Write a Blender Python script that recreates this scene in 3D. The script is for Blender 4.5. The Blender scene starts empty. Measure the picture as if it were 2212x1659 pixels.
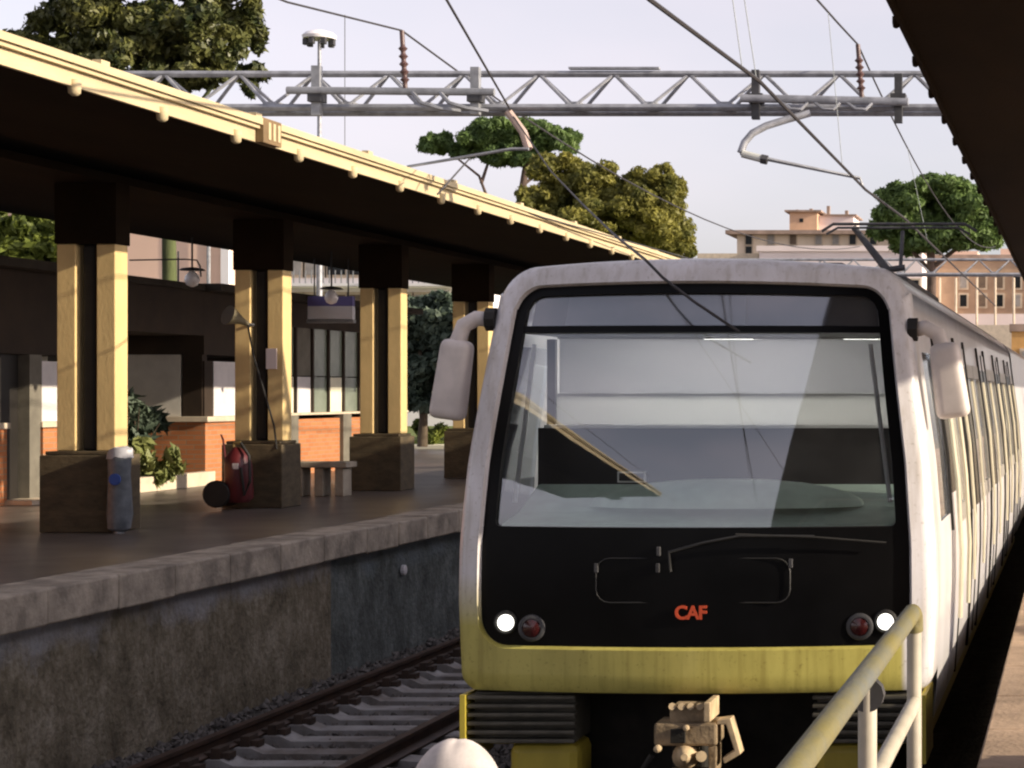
import bpy, bmesh, math, random
import numpy as np
from mathutils import Vector, Matrix

# ------------------------------------------------------------------ camera, sky, sun
scene = bpy.context.scene
COL = scene.collection
R = math.radians
CU, CV, FPX, WPX = 2330.0, 848.0, 4320.0, 2212.0      # optical axis and focal length measured on the photograph
EYE = 2.70                                            # eye height above the rail head

cam_d = bpy.data.cameras.new('camera'); cam = bpy.data.objects.new('camera', cam_d); COL.objects.link(cam)
cam.location = (0, 0, EYE); cam.rotation_euler = (R(90), 0, 0)
cam_d.sensor_width = 36.0; cam_d.lens = FPX / WPX * 36.0
cam_d.shift_x = -(CU - WPX / 2) / WPX
cam_d.shift_y = (CV - 829.5) / WPX
cam_d.clip_start = 0.1; cam_d.clip_end = 3000
scene.camera = cam

SUN = Vector((1.0, -0.13, 0.37)).normalized()
world = bpy.data.worlds.new('World'); scene.world = world; world.use_nodes = True
wn = world.node_tree.nodes; wl = world.node_tree.links
for n in list(wn): wn.remove(n)
wo = wn.new('ShaderNodeOutputWorld'); wb = wn.new('ShaderNodeBackground'); ws = wn.new('ShaderNodeTexSky')
ws.sky_type = 'NISHITA'; ws.sun_disc = False
ws.sun_elevation = math.asin(SUN.z); ws.sun_rotation = math.atan2(SUN.x, SUN.y)
ws.air_density = 1.0; ws.dust_density = 1.6; ws.ozone_density = 3.0
whs = wn.new('ShaderNodeHueSaturation'); whs.inputs['Saturation'].default_value = 0.36; whs.inputs['Value'].default_value = 1.04
wtc = wn.new('ShaderNodeTexCoord'); wmp = wn.new('ShaderNodeMapping'); wmp.inputs['Scale'].default_value = (1.0, 1.0, 3.0)
wnz = wn.new('ShaderNodeTexNoise'); wnz.inputs['Scale'].default_value = 2.2; wnz.inputs['Detail'].default_value = 5
wcr = wn.new('ShaderNodeValToRGB'); wcr.color_ramp.elements[0].position = 0.40; wcr.color_ramp.elements[1].position = 0.72
wmx = wn.new('ShaderNodeMix'); wmx.data_type = 'RGBA'; wmx.inputs['B'].default_value = (5.6, 5.1, 5.3, 1)
wmul = wn.new('ShaderNodeMath'); wmul.operation = 'MULTIPLY'; wmul.inputs[1].default_value = 0.35
wl.new(ws.outputs['Color'], whs.inputs['Color']); wl.new(whs.outputs['Color'], wmx.inputs['A'])
wl.new(wtc.outputs['Generated'], wmp.inputs['Vector']); wl.new(wmp.outputs['Vector'], wnz.inputs['Vector'])
wl.new(wnz.outputs['Fac'], wcr.inputs['Fac']); wl.new(wcr.outputs['Color'], wmul.inputs[0]); wl.new(wmul.outputs['Value'], wmx.inputs['Factor'])
wtn = wn.new('ShaderNodeMix'); wtn.data_type = 'RGBA'; wtn.blend_type = 'MULTIPLY'; wtn.inputs['Factor'].default_value = 1.0; wtn.inputs['B'].default_value = (1.05, 0.96, 0.98, 1)
wl.new(wmx.outputs['Result'], wtn.inputs['A']); wl.new(wtn.outputs['Result'], wb.inputs['Color']); wb.inputs['Strength'].default_value = 0.15
wl.new(wb.outputs['Background'], wo.inputs['Surface'])

sun_d = bpy.data.lights.new('sun', 'SUN'); sun = bpy.data.objects.new('sun', sun_d); COL.objects.link(sun)
sun_d.energy = 4.8; sun_d.angle = R(0.5); sun_d.color = (1.0, 0.86, 0.66)
sun.rotation_euler = (-SUN).to_track_quat('-Z', 'Y').to_euler()

scene.view_settings.view_transform = 'Standard'; scene.view_settings.look = 'None'
scene.view_settings.gamma = 1.0; scene.view_settings.exposure = 0.50
scene.cycles.filter_width = 2.2; scene.cycles.max_bounces = 6; scene.cycles.transparent_max_bounces = 12

# ------------------------------------------------------------------ helpers
rnd = random.Random(7)

def W(u, v, Y):
    """point of the place at depth Y that shows at (u, v) of the photograph"""
    return Vector(((u - CU) * Y / FPX, Y, EYE - (v - CV) * Y / FPX))

def tag(o, label=None, cat=None, group=None, kind=None):
    if label: o['label'] = label
    if cat: o['category'] = cat
    if group: o['group'] = group
    if kind: o['kind'] = kind
    return o

def empty(name, loc, label, cat, group=None, kind=None):
    o = bpy.data.objects.new(name, None); COL.objects.link(o); o.location = loc; o.empty_display_size = 0.2
    return tag(o, label, cat, group, kind)

class MB:
    def __init__(s): s.v = []; s.f = []
    def add(s, vs, fs):
        b = len(s.v); s.v += [tuple(p) for p in vs]; s.f += [tuple(i + b for i in f) for f in fs]; return s
    def box(s, x0, x1, y0, y1, z0, z1):
        return s.add([(x0,y0,z0),(x1,y0,z0),(x1,y1,z0),(x0,y1,z0),(x0,y0,z1),(x1,y0,z1),(x1,y1,z1),(x0,y1,z1)],
                     [(0,3,2,1),(4,5,6,7),(0,1,5,4),(1,2,6,5),(2,3,7,6),(3,0,4,7)])
    def tube(s, pts, r, n=8, caps=True):
        pts = [Vector(p) for p in pts]
        if not isinstance(r, (list, tuple)): r = [r] * len(pts)
        b = len(s.v); up = None
        for i, p in enumerate(pts):
            d = (pts[min(i+1, len(pts)-1)] - pts[max(i-1, 0)]).normalized()
            if up is None: up = Vector((0,0,1)) if abs(d.z) < 0.9 else Vector((1,0,0))
            a = d.cross(up).normalized(); up = a.cross(d).normalized()
            for k in range(n):
                t = 2*math.pi*k/n
                s.v.append(tuple(p + (a*math.cos(t) + up*math.sin(t)) * r[i]))
        for i in range(len(pts)-1):
            for k in range(n):
                k2 = (k+1) % n
                s.f.append((b+i*n+k, b+i*n+k2, b+(i+1)*n+k2, b+(i+1)*n+k))
        if caps:
            s.f.append(tuple(b+k for k in reversed(range(n)))); e = b+(len(pts)-1)*n
            s.f.append(tuple(e+k for k in range(n)))
        return s
    def lathe(s, c, prof, n=20, axis='Z'):
        b = len(s.v); c = Vector(c)
        for r, h in prof:
            for k in range(n):
                t = 2*math.pi*k/n
                q = Vector((r*math.cos(t), r*math.sin(t), h))
                if axis == 'Y': q = Vector((q.x, q.z, q.y))
                s.v.append(tuple(c + q))
        for i in range(len(prof)-1):
            for k in range(n):
                k2 = (k+1) % n
                s.f.append((b+i*n+k, b+i*n+k2, b+(i+1)*n+k2, b+(i+1)*n+k))
        s.f.append(tuple(b+k for k in reversed(range(n)))); e = b+(len(prof)-1)*n
        s.f.append(tuple(e+k for k in range(n)))
        return s
    def prism(s, prof, y0, y1):
        """profile of (x, z) points swept along Y"""
        n = len(prof); b = len(s.v)
        s.v += [(x, y0, z) for x, z in prof] + [(x, y1, z) for x, z in prof]
        for k in range(n):
            k2 = (k+1) % n; s.f.append((b+k, b+k2, b+n+k2, b+n+k))
        s.f.append(tuple(b+k for k in reversed(range(n)))); s.f.append(tuple(b+n+k for k in range(n)))
        return s
    def loops(s, loops, closed=True):
        n = len(loops[0]); b = len(s.v)
        for L in loops: s.v += [tuple(p) for p in L]
        for i in range(len(loops)-1):
            for k in range(n if closed else n-1):
                k2 = (k+1) % n
                s.f.append((b+i*n+k, b+i*n+k2, b+(i+1)*n+k2, b+(i+1)*n+k))
        return s
    def mesh(s, name, smooth=False):
        m = bpy.data.meshes.new(name); m.from_pydata(s.v, [], s.f); m.validate()
        bm = bmesh.new(); bm.from_mesh(m); bmesh.ops.recalc_face_normals(bm, faces=bm.faces); bm.to_mesh(m); bm.free()
        if smooth: m.polygons.foreach_set('use_smooth', [True]*len(m.polygons))
        return m
    def build(s, name, mat, parent=None, smooth=False, bevel=0, seg=2, origin=None):
        m = s.mesh(name, smooth); m.materials.append(mat)
        o = bpy.data.objects.new(name, m); COL.objects.link(o)
        if bevel:
            md = o.modifiers.new('bevel', 'BEVEL'); md.width = bevel; md.segments = seg; md.limit_method = 'ANGLE'; md.angle_limit = R(40)
        if smooth:
            try: m.set_sharp_from_angle(angle=R(45))
            except Exception: pass
        if parent is not None:
            o.parent = parent; o.matrix_parent_inverse = Matrix.Translation(parent.location).inverted() if parent.type == 'EMPTY' else Matrix()
        return o

def B(name, mat, parent, x0, x1, y0, y1, z0, z1, bevel=0.0):
    return MB().box(x0, x1, y0, y1, z0, z1).build(name, mat, parent, bevel=bevel)

MATS = {}
def M(name, col, rough=0.7, var=0.25, scale=3.0, bump=0.0, bscale=40.0, metal=0.0, col2=None, stretch=(1,1,1), coat=0.0, spec=0.5, detail=6, lo=0.35, hi=0.65):
    if name in MATS: return MATS[name]
    m = bpy.data.materials.new(name); m.use_nodes = True; nt = m.node_tree; N = nt.nodes; L = nt.links
    p = N['Principled BSDF']; p.inputs['Roughness'].default_value = rough; p.inputs['Metallic'].default_value = metal
    p.inputs['Specular IOR Level'].default_value = spec; p.inputs['Coat Weight'].default_value = coat; p.inputs['Coat Roughness'].default_value = 0.08
    geo = N.new('ShaderNodeNewGeometry'); mp = N.new('ShaderNodeMapping'); mp.inputs['Scale'].default_value = stretch
    L.new(geo.outputs['Position'], mp.inputs['Vector'])
    nz = N.new('ShaderNodeTexNoise'); nz.inputs['Scale'].default_value = scale; nz.inputs['Detail'].default_value = detail; nz.inputs['Roughness'].default_value = 0.6
    L.new(mp.outputs['Vector'], nz.inputs['Vector'])
    cr = N.new('ShaderNodeValToRGB'); e = cr.color_ramp.elements; e[0].position = lo; e[1].position = hi
    a = col if col2 else tuple(c*(1-var) for c in col); b = col2 if col2 else tuple(min(c*(1+var*0.6), 0.95) for c in col)
    e[0].color = (*a, 1); e[1].color = (*b, 1)
    L.new(nz.outputs['Fac'], cr.inputs['Fac']); L.new(cr.outputs['Color'], p.inputs['Base Color'])
    if bump:
        n2 = N.new('ShaderNodeTexNoise'); n2.inputs['Scale'].default_value = bscale; n2.inputs['Detail'].default_value = 5
        L.new(mp.outputs['Vector'], n2.inputs['Vector'])
        bp = N.new('ShaderNodeBump'); bp.inputs['Strength'].default_value = bump; bp.inputs['Distance'].default_value = 0.02
        L.new(n2.outputs['Fac'], bp.inputs['Height']); L.new(bp.outputs['Normal'], p.inputs['Normal'])
    MATS[name] = m; return m

def glass(name, refl, tint, rough=0.02, dust=0.05):
    m = bpy.data.materials.new(name); m.use_nodes = True; N = m.node_tree.nodes; L = m.node_tree.links
    for n in list(N): N.remove(n)
    o = N.new('ShaderNodeOutputMaterial'); t = N.new('ShaderNodeBsdfTransparent'); g = N.new('ShaderNodeBsdfGlossy'); x = N.new('ShaderNodeMixShader')
    t.inputs['Color'].default_value = (*tint, 1); g.inputs['Roughness'].default_value = rough; g.inputs['Color'].default_value = (0.92, 0.95, 1.0, 1)
    geo = N.new('ShaderNodeNewGeometry'); nz = N.new('ShaderNodeTexNoise'); nz.inputs['Scale'].default_value = 1.3; nz.inputs['Detail'].default_value = 3
    bp = N.new('ShaderNodeBump'); bp.inputs['Strength'].default_value = 0.04; bp.inputs['Distance'].default_value = 0.02
    L.new(geo.outputs['Position'], nz.inputs['Vector']); L.new(nz.outputs['Fac'], bp.inputs['Height']); L.new(bp.outputs['Normal'], g.inputs['Normal'])
    fr = N.new('ShaderNodeFresnel'); fr.inputs['IOR'].default_value = 1.5
    ad = N.new('ShaderNodeMath'); ad.operation = 'ADD'; ad.use_clamp = True; ad.inputs[1].default_value = refl
    L.new(fr.outputs['Fac'], ad.inputs[0]); L.new(ad.outputs['Value'], x.inputs['Fac'])
    L.new(t.outputs[0], x.inputs[1]); L.new(g.outputs[0], x.inputs[2])
    df = N.new('ShaderNodeBsdfDiffuse'); df.inputs['Color'].default_value = (.75,.75,.76,1); x2 = N.new('ShaderNodeMixShader')
    n2 = N.new('ShaderNodeTexNoise'); n2.inputs['Scale'].default_value = 2.4; n2.inputs['Detail'].default_value = 9; n2.inputs['Roughness'].default_value = .7; L.new(geo.outputs['Position'], n2.inputs['Vector'])
    mr = N.new('ShaderNodeMapRange'); mr.inputs['From Min'].default_value = .3; mr.inputs['From Max'].default_value = .7; mr.inputs['To Min'].default_value = dust*.4; mr.inputs['To Max'].default_value = dust*1.6; L.new(n2.outputs['Fac'], mr.inputs['Value'])
    L.new(mr.outputs[0], x2.inputs['Fac']); L.new(x.outputs[0], x2.inputs[1]); L.new(df.outputs[0], x2.inputs[2]); L.new(x2.outputs[0], o.inputs['Surface'])
    MATS[name] = m; return m

def lamp_mat(name, col, strength):
    m = bpy.data.materials.new(name); m.use_nodes = True; p = m.node_tree.nodes['Principled BSDF']
    p.inputs['Base Color'].default_value = (*col, 1); p.inputs['Emission Color'].default_value = (*col, 1); p.inputs['Emission Strength'].default_value = strength
    MATS[name] = m; return m

def leafmat(name, c1, c2, scale=0.9, trans=0.25, rough=0.55):
    m = bpy.data.materials.new(name); m.use_nodes = True; N = m.node_tree.nodes; L = m.node_tree.links
    p = N['Principled BSDF']; p.inputs['Roughness'].default_value = rough; p.inputs['Specular IOR Level'].default_value = 0.3
    geo = N.new('ShaderNodeNewGeometry'); nz = N.new('ShaderNodeTexNoise'); nz.inputs['Scale'].default_value = scale; nz.inputs['Detail'].default_value = 8; nz.inputs['Roughness'].default_value = 0.75
    cr = N.new('ShaderNodeValToRGB'); e = cr.color_ramp.elements; e[0].position = 0.36; e[1].position = 0.64; e[0].color = (*c1, 1); e[1].color = (*c2, 1)
    L.new(geo.outputs['Position'], nz.inputs['Vector']); L.new(nz.outputs['Fac'], cr.inputs['Fac']); L.new(cr.outputs['Color'], p.inputs['Base Color'])
    tr = N.new('ShaderNodeBsdfTranslucent'); mx = N.new('ShaderNodeMixShader'); mx.inputs['Fac'].default_value = trans
    L.new(cr.outputs['Color'], tr.inputs['Color']); L.new(p.outputs[0], mx.inputs[1]); L.new(tr.outputs[0], mx.inputs[2])
    L.new(mx.outputs[0], N['Material Output'].inputs['Surface'])
    MATS[name] = m; return m

white = M('white_paint', (0.74, 0.72, 0.74), 0.32, 0.10, 2.0, coat=0.4, stretch=(1, 1, 0.4))
yellow = M('yellow_paint', (0.52, 0.42, 0.06), 0.38, 0.16, 3.0, coat=0.3, stretch=(1, 1, 0.5))
blackg = M('black_gloss', (0.004, 0.004, 0.0045), 0.3, 0.3, 3.0, spec=0.12)
blackm = M('black_rubber', (0.014, 0.013, 0.012), 0.7, 0.3, 6.0)
under = M('underframe_black', (0.014, 0.012, 0.009), 0.85, 0.5, 6.0, bump=0.3)
greym = M('grey_metal', (0.30, 0.31, 0.33), 0.5, 0.25, 8.0, metal=0.3)
galv = M('galvanised_steel', (0.34, 0.35, 0.38), 0.55, 0.3, 6.0, metal=0.35)
darksteel = M('dark_steel', (0.05, 0.05, 0.055), 0.6, 0.4, 6.0)
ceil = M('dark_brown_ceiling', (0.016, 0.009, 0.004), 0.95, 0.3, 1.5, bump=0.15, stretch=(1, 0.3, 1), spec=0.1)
fascia = M('cream_fascia', (0.52, 0.42, 0.25), 0.75, 0.16, 2.2, bump=0.15, bscale=25, stretch=(1, 0.35, 2.0))
ochre = M('ochre_column_paint', (0.66, 0.48, 0.22), 0.8, 0.12, 3.0, bump=0.12, bscale=30, stretch=(1, 1, 0.5))
plinthm = M('dark_travertine', (0.085, 0.062, 0.033), 0.8, 0.35, 5.0, bump=0.25, bscale=18, stretch=(1, 1, 2.5))
floorm = M('dark_asphalt_floor', (0.145, 0.122, 0.110), 0.36, 0.32, 1.6, bump=0.2, bscale=30)
copem = M('coping_stone', (0.40, 0.34, 0.27), 0.85, 0.42, 3.5, bump=0.6, bscale=22)
brick = None

# ------------------------------------------------------------------ the setting: ground, tracks, platforms
gm = M('dry_ground', (0.16, 0.14, 0.10), 0.95, 0.35, 0.5, bump=0.3, bscale=6)
g = MB().box(-500, 500, -150, 900, -0.9, -0.42).build('ground', gm); tag(g, 'dry ground around the station', kind='structure')
bm_ = M('ballast_bed', (0.085, 0.078, 0.07), 0.95, 0.55, 9.0, bump=1.0, bscale=26, detail=8)
g = MB().box(-7.75, -0.35, -60, 160, -0.5, -0.27).build('track_bed', bm_); tag(g, 'grey ballast bed under both tracks', kind='structure')

sleeperm = M('concrete_sleeper', (0.16, 0.14, 0.125), 0.85, 0.3, 2.2, col2=(0.38,0.375,0.38), bump=0.3, bscale=30)
railm = M('rusty_rail', (0.060, 0.032, 0.020), 0.6, 0.4, 6.0, metal=0.2)
fastm = M('rail_fastener', (0.05, 0.03, 0.02), 0.7, 0.4, 9.0)
def rail_prof(x):
    return [(x-.07,-.14),(x+.07,-.14),(x+.07,-.125),(x+.012,-.10),(x+.012,-.045),(x+.036,-.03),(x+.036,0),(x-.036,0),(x-.036,-.03),(x-.012,-.045),(x-.012,-.10),(x-.07,-.125)]
smesh = MB().prism([(-1.2,-.2),(1.2,-.2),(1.2,.02),(.85,.045),(.55,.045),(.45,.0),(-.45,.0),(-.55,.045),(-.85,.045),(-1.2,.02)], -.13, .13).mesh('sleeper'); smesh.materials.append(sleeperm)
fmesh = MB().box(-.1,.1,-.06,.06,0,.05).box(-.035,.035,-.09,.09,.0,.09).mesh('fastener'); fmesh.materials.append(fastm)
def track(xc, label, y0, y1, ys0, ys1):
    t = empty('railway_track', (xc, 0, 0), label, 'track', 'tracks in the station', 'structure')
    for s in (-1, 1):
        MB().prism(rail_prof(xc + s*0.7525), y0, y1).build('rail', railm, t)
    y = ys0
    while y < ys1:
        o = bpy.data.objects.new('sleeper', smesh); COL.objects.link(o); o.parent = t
        o.location = (rnd.uniform(-.02,.02), y + rnd.uniform(-.02,.02), -.19); o.rotation_euler = (0, 0, rnd.uniform(-.008,.008))
        if y < 30:
            for s in (-1, 1):
                f = bpy.data.objects.new('rail_fastener', fmesh); COL.objects.link(f); f.parent = t
                f.location = (s*0.7525 - s*.13, y, -.15)
        y += 0.545
    return t
track(-6.07, 'empty track with pale concrete sleepers beside the left platform wall', -60, 160, 14.5, 52)
track(-2.306, 'track under the standing train', -60, 160, 6, 13)

# ballast stones (uncountable)
def stones(name, boxes, mat, seed):
    rr = np.random.RandomState(seed)
    base = np.array([(1,0,0),(-1,0,0),(0,1,0),(0,-1,0),(0,0,1),(0,0,-1)], float)
    fc = np.array([(0,2,4),(2,1,4),(1,3,4),(3,0,4),(2,0,5),(1,2,5),(3,1,5),(0,3,5)])
    vs, fs = [], []; k = 0
    for (x0,x1,y0,y1,z,n,s) in boxes:
        c = np.stack([rr.uniform(x0,x1,n), y0+(y1-y0)*rr.uniform(0,1,n)**1.3, z + rr.uniform(-.02,.03,n)], 1)
        for i in range(n):
            sc = s*rr.uniform(.5,1.2,3); q = base*sc; a = rr.uniform(0,6.28); ca, sa = math.cos(a), math.sin(a)
            q = np.stack([q[:,0]*ca-q[:,2]*sa, q[:,1], q[:,0]*sa+q[:,2]*ca], 1); b = rr.uniform(0,6.28); cb, sb = math.cos(b), math.sin(b)
            q = np.stack([q[:,0]*cb-q[:,1]*sb, q[:,0]*sb+q[:,1]*cb, q[:,2]], 1) + c[i]
            vs.append(q); fs.append(fc+k); k += 6
    m = bpy.data.meshes.new(name); m.from_pydata(np.concatenate(vs).tolist(), [], np.concatenate(fs).tolist()); m.materials.append(mat)
    o = bpy.data.objects.new(name, m); COL.objects.link(o); return o
stm = M('ballast_stone', (0.05, 0.045, 0.042), 0.9, 0.5, 14.0, col2=(0.17, 0.155, 0.145))
o = stones('ballast_gravel', [(-7.7,-3.8,14.5,34,-.255,9000,.05), (-3.9,-0.6,7,13,-.255,1600,.05), (-7.7,-3.8,34,55,-.255,3000,.05)], stm, 3)
tag(o, 'loose grey ballast stones between the sleepers', 'gravel', kind='stuff')

# left platform
PL = 1.25
lp = empty('platform', (-7.62, 0, 0), 'dark left platform with pale stone coping and a stained wall', 'platform', kind='structure')
B('platform_floor', floorm, lp, -30, -8.12, -60, 110, -.4, PL-0.004)
wm1 = bpy.data.materials.new('stained_wall'); 
def stained(name, c1, c2, c3, top):
    m = bpy.data.materials.new(name); m.use_nodes = True; N = m.node_tree.nodes; L = m.node_tree.links; p = N['Principled BSDF']; p.inputs['Roughness'].default_value = 0.95
    geo = N.new('ShaderNodeNewGeometry'); mp = N.new('ShaderNodeMapping'); mp.inputs['Scale'].default_value = (1, 1, 0.75); L.new(geo.outputs['Position'], mp.inputs['Vector'])
    nz = N.new('ShaderNodeTexNoise'); nz.inputs['Scale'].default_value = 2.2; nz.inputs['Detail'].default_value = 12; nz.inputs['Roughness'].default_value = 0.82; L.new(mp.outputs['Vector'], nz.inputs['Vector'])
    cr = N.new('ShaderNodeValToRGB'); e = cr.color_ramp.elements; e[0].position = .36; e[1].position = .66; e[0].color = (*c1,1); e[1].color = (*c3,1); k = e.new(.5); k.color = (*c2,1)
    L.new(nz.outputs['Fac'], cr.inputs['Fac'])
    sx = N.new('ShaderNodeSeparateXYZ'); L.new(geo.outputs['Position'], sx.inputs[0])
    n3 = N.new('ShaderNodeTexNoise'); n3.inputs['Scale'].default_value = 1.6; n3.inputs['Detail'].default_value = 8; n3.inputs['Roughness'].default_value = 0.7; L.new(geo.outputs['Position'], n3.inputs['Vector'])
    ma = N.new('ShaderNodeMath'); ma.operation = 'MULTIPLY_ADD'; ma.inputs[1].default_value = 1.1; L.new(n3.outputs['Fac'], ma.inputs[0]); L.new(sx.outputs['Z'], ma.inputs[2])
    r2 = N.new('ShaderNodeValToRGB'); r2.color_ramp.elements[0].position = .70; r2.color_ramp.elements[1].position = 1.0
    mr = N.new('ShaderNodeMapRange'); mr.inputs['From Min'].default_value = .6; mr.inputs['From Max'].default_value = 1.55; L.new(ma.outputs[0], mr.inputs['Value']); L.new(mr.outputs[0], r2.inputs['Fac'])
    mx = N.new('ShaderNodeMix'); mx.data_type = 'RGBA'; mx.inputs['B'].default_value = (*top,1); L.new(r2.outputs['Color'], mx.inputs['Factor']); L.new(cr.outputs['Color'], mx.inputs['A']); L.new(mx.outputs['Result'], p.inputs['Base Color'])
    n2 = N.new('ShaderNodeTexNoise'); n2.inputs['Scale'].default_value = 18; n2.inputs['Detail'].default_value = 8; L.new(geo.outputs['Position'], n2.inputs['Vector'])
    bp = N.new('ShaderNodeBump'); bp.inputs['Strength'].default_value = .9; bp.inputs['Distance'].default_value = .03; L.new(n2.outputs['Fac'], bp.inputs['Height']); L.new(bp.outputs['Normal'], p.inputs['Normal'])
    return m
wallA = stained('stained_brown_wall', (0.075,0.060,0.036), (0.185,0.155,0.105), (0.36,0.32,0.25), (0.34,0.34,0.36))
wallB = stained('stained_green_wall', (0.045,0.052,0.048), (0.105,0.118,0.112), (0.22,0.245,0.24), (0.20,0.24,0.26))
B('retaining_wall', wallA, lp, -8.13, -7.74, -60, 20.7, -.45, PL-.27)
B('retaining_wall', wallB, lp, -8.13, -7.80, 20.7, 110, -.45, PL-.27)
pipe = MB().lathe((0,0,0), [(.02,-.02),(.06,-.015),(.06,.02),(.045,.03)], 12).build('wall_lamp', white, lp)
pipe.location = Vector((-7.765, 23.0, 0.66)) - Vector(lp.location); pipe.rotation_euler = (0, R(90), 0); pipe.scale = (1, 1, 1); pipe.matrix_parent_inverse = Matrix()
y = 11.6
B('coping_run', copem, lp, -8.12, -7.62, -60, y-.01, PL-.27, PL)
while y < 58:
    ln = rnd.uniform(.95, 1.25); dx = rnd.uniform(-.012, .012)
    o = B('coping_stone', copem, lp, -8.115, -7.62+dx, y, y+ln-rnd.uniform(.008, .02), PL-.27+rnd.uniform(-.01,.006), PL+rnd.uniform(-.004,.008), bevel=.018)
    y += ln
B('coping_run', copem, lp, -8.12, -7.62, y+.01, 110, PL-.27, PL)

# right platform
PR = 1.05
pave = M('pink_paving', (0.42, 0.30, 0.21), 0.85, 0.3, 2.5, bump=0.35, bscale=35)
rp = empty('platform', (-0.45, 0, 0), 'sunlit pinkish right platform beside the train', 'platform', kind='structure')
B('platform_floor', pave, rp, -0.10, 12, -60, 110, -.4, PR-.003)
B('retaining_wall', under, rp, -0.40, -0.10, -60, 110, -.45, PR-.10)
y = 6.5
B('coping_run', copem, rp, -.45, -.10, -60, y-.01, PR-.10, PR)
while y < 34:
    ln = rnd.uniform(1.0, 1.2)
    B('coping_stone', pave, rp, -.45, -.105, y, y+ln-.012, PR-.10, PR+rnd.uniform(-.002,.005), bevel=.01); y += ln
B('coping_run', copem, rp, -.45, -.10, y+.01, 110, PR-.10, PR)

# ------------------------------------------------------------------ canopies
H0 = EYE + 2.35
lc = empty('platform_canopy', (-10.9, 30, H0), 'long cream edged canopy over the left platform', 'canopy')
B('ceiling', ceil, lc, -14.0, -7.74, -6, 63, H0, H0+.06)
B('roof_deck', M('roof_deck', (0.30,0.27,0.22), 0.9), lc, -14.0, -7.74, -6, 63, H0+.064, H0+.20)
# fascia: three stepped strips
B('fascia_board', fascia, lc, -7.736, -7.70, -6, 63, H0-.005, H0+.115)
B('fascia_drip', fascia, lc, -7.736, -7.655, -6, 63, H0+.119, H0+.150)
B('fascia_cap', fascia, lc, -7.736, -7.625, -6, 63, H0+.154, H0+.215)
kn = MB().lathe((0,0,0), [(.02,-.075),(.045,-.055),(.05,.0),(.05,.05)], 10).mesh('drip_knob', True); kn.materials.append(fascia)
kspace = FPX*7.7*0.0000442
for i in range(-2, 30):
    o = bpy.data.objects.new('drip_knob', kn); COL.objects.link(o); o.parent = lc
    o.location = Vector((-7.70, FPX*7.7*0.000461 + i*kspace, H0)) - lc.location
for i in range(0, 16):   # small clips standing on the roof edge
    yy = FPX*7.7*0.000461 + (i*2.0+.25)*kspace
    o = MB().box(-7.71,-7.64, yy-.07, yy+.07, H0+.217, H0+.255).build('roof_clip', fascia, lc)
B('ridge_beam', ceil, lc, -10.75, -10.05, -6, 62.9, H0-.16, H0-.075)
s_ = empty('fascia_plate', (-7.69, 18.9, H0), 'small brown number plate on the cream canopy edge', 'plate')
B('backing', M('plate_brown',(0.20,0.13,0.06)), s_, -7.694, -7.62, 18.70, 19.12, H0-.01, H0+.225, bevel=.005)
for k in range(3): B('stripe', fascia, s_, -7.6195, -7.612, 18.80+k*.11, 18.855+k*.11, H0+.03, H0+.19)

def pier(Y0, label):
    r = empty('canopy_pier', (-10.38, Y0+.3, PL), label, 'pier', 'piers of the left canopy')
    B('plinth', plinthm, r, -10.76, -10.0, Y0, Y0+.62, PL, PL+.80, bevel=.012)
    B('plinth_cap', plinthm, r, -10.72, -10.04, Y0+.04, Y0+.58, PL+.803, PL+.84, bevel=.008)
    for x in (-10.66, -10.245):
        B('column', ochre, r, x, x+.195, Y0+.16, Y0+.44, PL+.842, H0-.80, bevel=.01)
    B('drain_pipe', blackm, r, -10.425, -10.285, Y0+.22, Y0+.38, PL+.842, H0-.80, bevel=.03)
    B('shade_capital', ceil, r, -10.675, -10.035, Y0+.145, Y0+.455, H0-.80, H0-.165)  # dark head drawn down over the column tops, standing in for canopy shade
    return r
PY = [20.7, 25.1, 29.5, 33.9, 38.3, 42.7]
lab = ['twin ochre column pier with a rubbish bag hung on its plinth, nearest the camera',
       'twin ochre column pier with a red extinguisher trolley at its plinth',
       'twin ochre column pier on a dark plinth just beyond the stone bench',
       'twin ochre column pier half hidden by the train mirror',
       'far twin ochre column pier behind the train front', 'farthest twin ochre column pier of the left canopy']
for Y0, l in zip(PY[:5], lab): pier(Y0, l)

rc = empty('platform_canopy', (2.0, 30, H0), 'dark right canopy overhanging the train side at the top right', 'canopy')
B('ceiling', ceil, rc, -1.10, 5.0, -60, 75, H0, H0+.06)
B('roof_deck', MATS['roof_deck'], rc, -1.10, 5.0, -60, 75, H0+.064, H0+.20)
B('fascia_board', ceil, rc, -1.14, -1.104, -60, 75, H0-.03, H0+.19)
B('fascia_board', ceil, rc, 5.004, 5.04, -60, 75, H0-.03, H0+.19)
kn2 = MB().lathe((0,0,0), [(.01,-.035),(.02,-.028),(.025,.0),(.025,.04)], 10).mesh('drip_knob', True); kn2.materials.append(ceil)
for i in range(12):
    o = bpy.data.objects.new('drip_knob', kn2); COL.objects.link(o); o.parent = rc; o.location = Vector((-1.15, 12.6+i*1.5, H0-.02)) - rc.location
for Y0 in (8.2, 13.3, 18.5, 23.6, 28.8, 34.0):
    for x in (1.85, 2.3): B('column', ochre, rc, x, x+.195, Y0+.16, Y0+.44, PR+.8, H0-.1)
    B('plinth', plinthm, rc, 1.75, 2.6, Y0, Y0+.62, PR, PR+.8)

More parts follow.
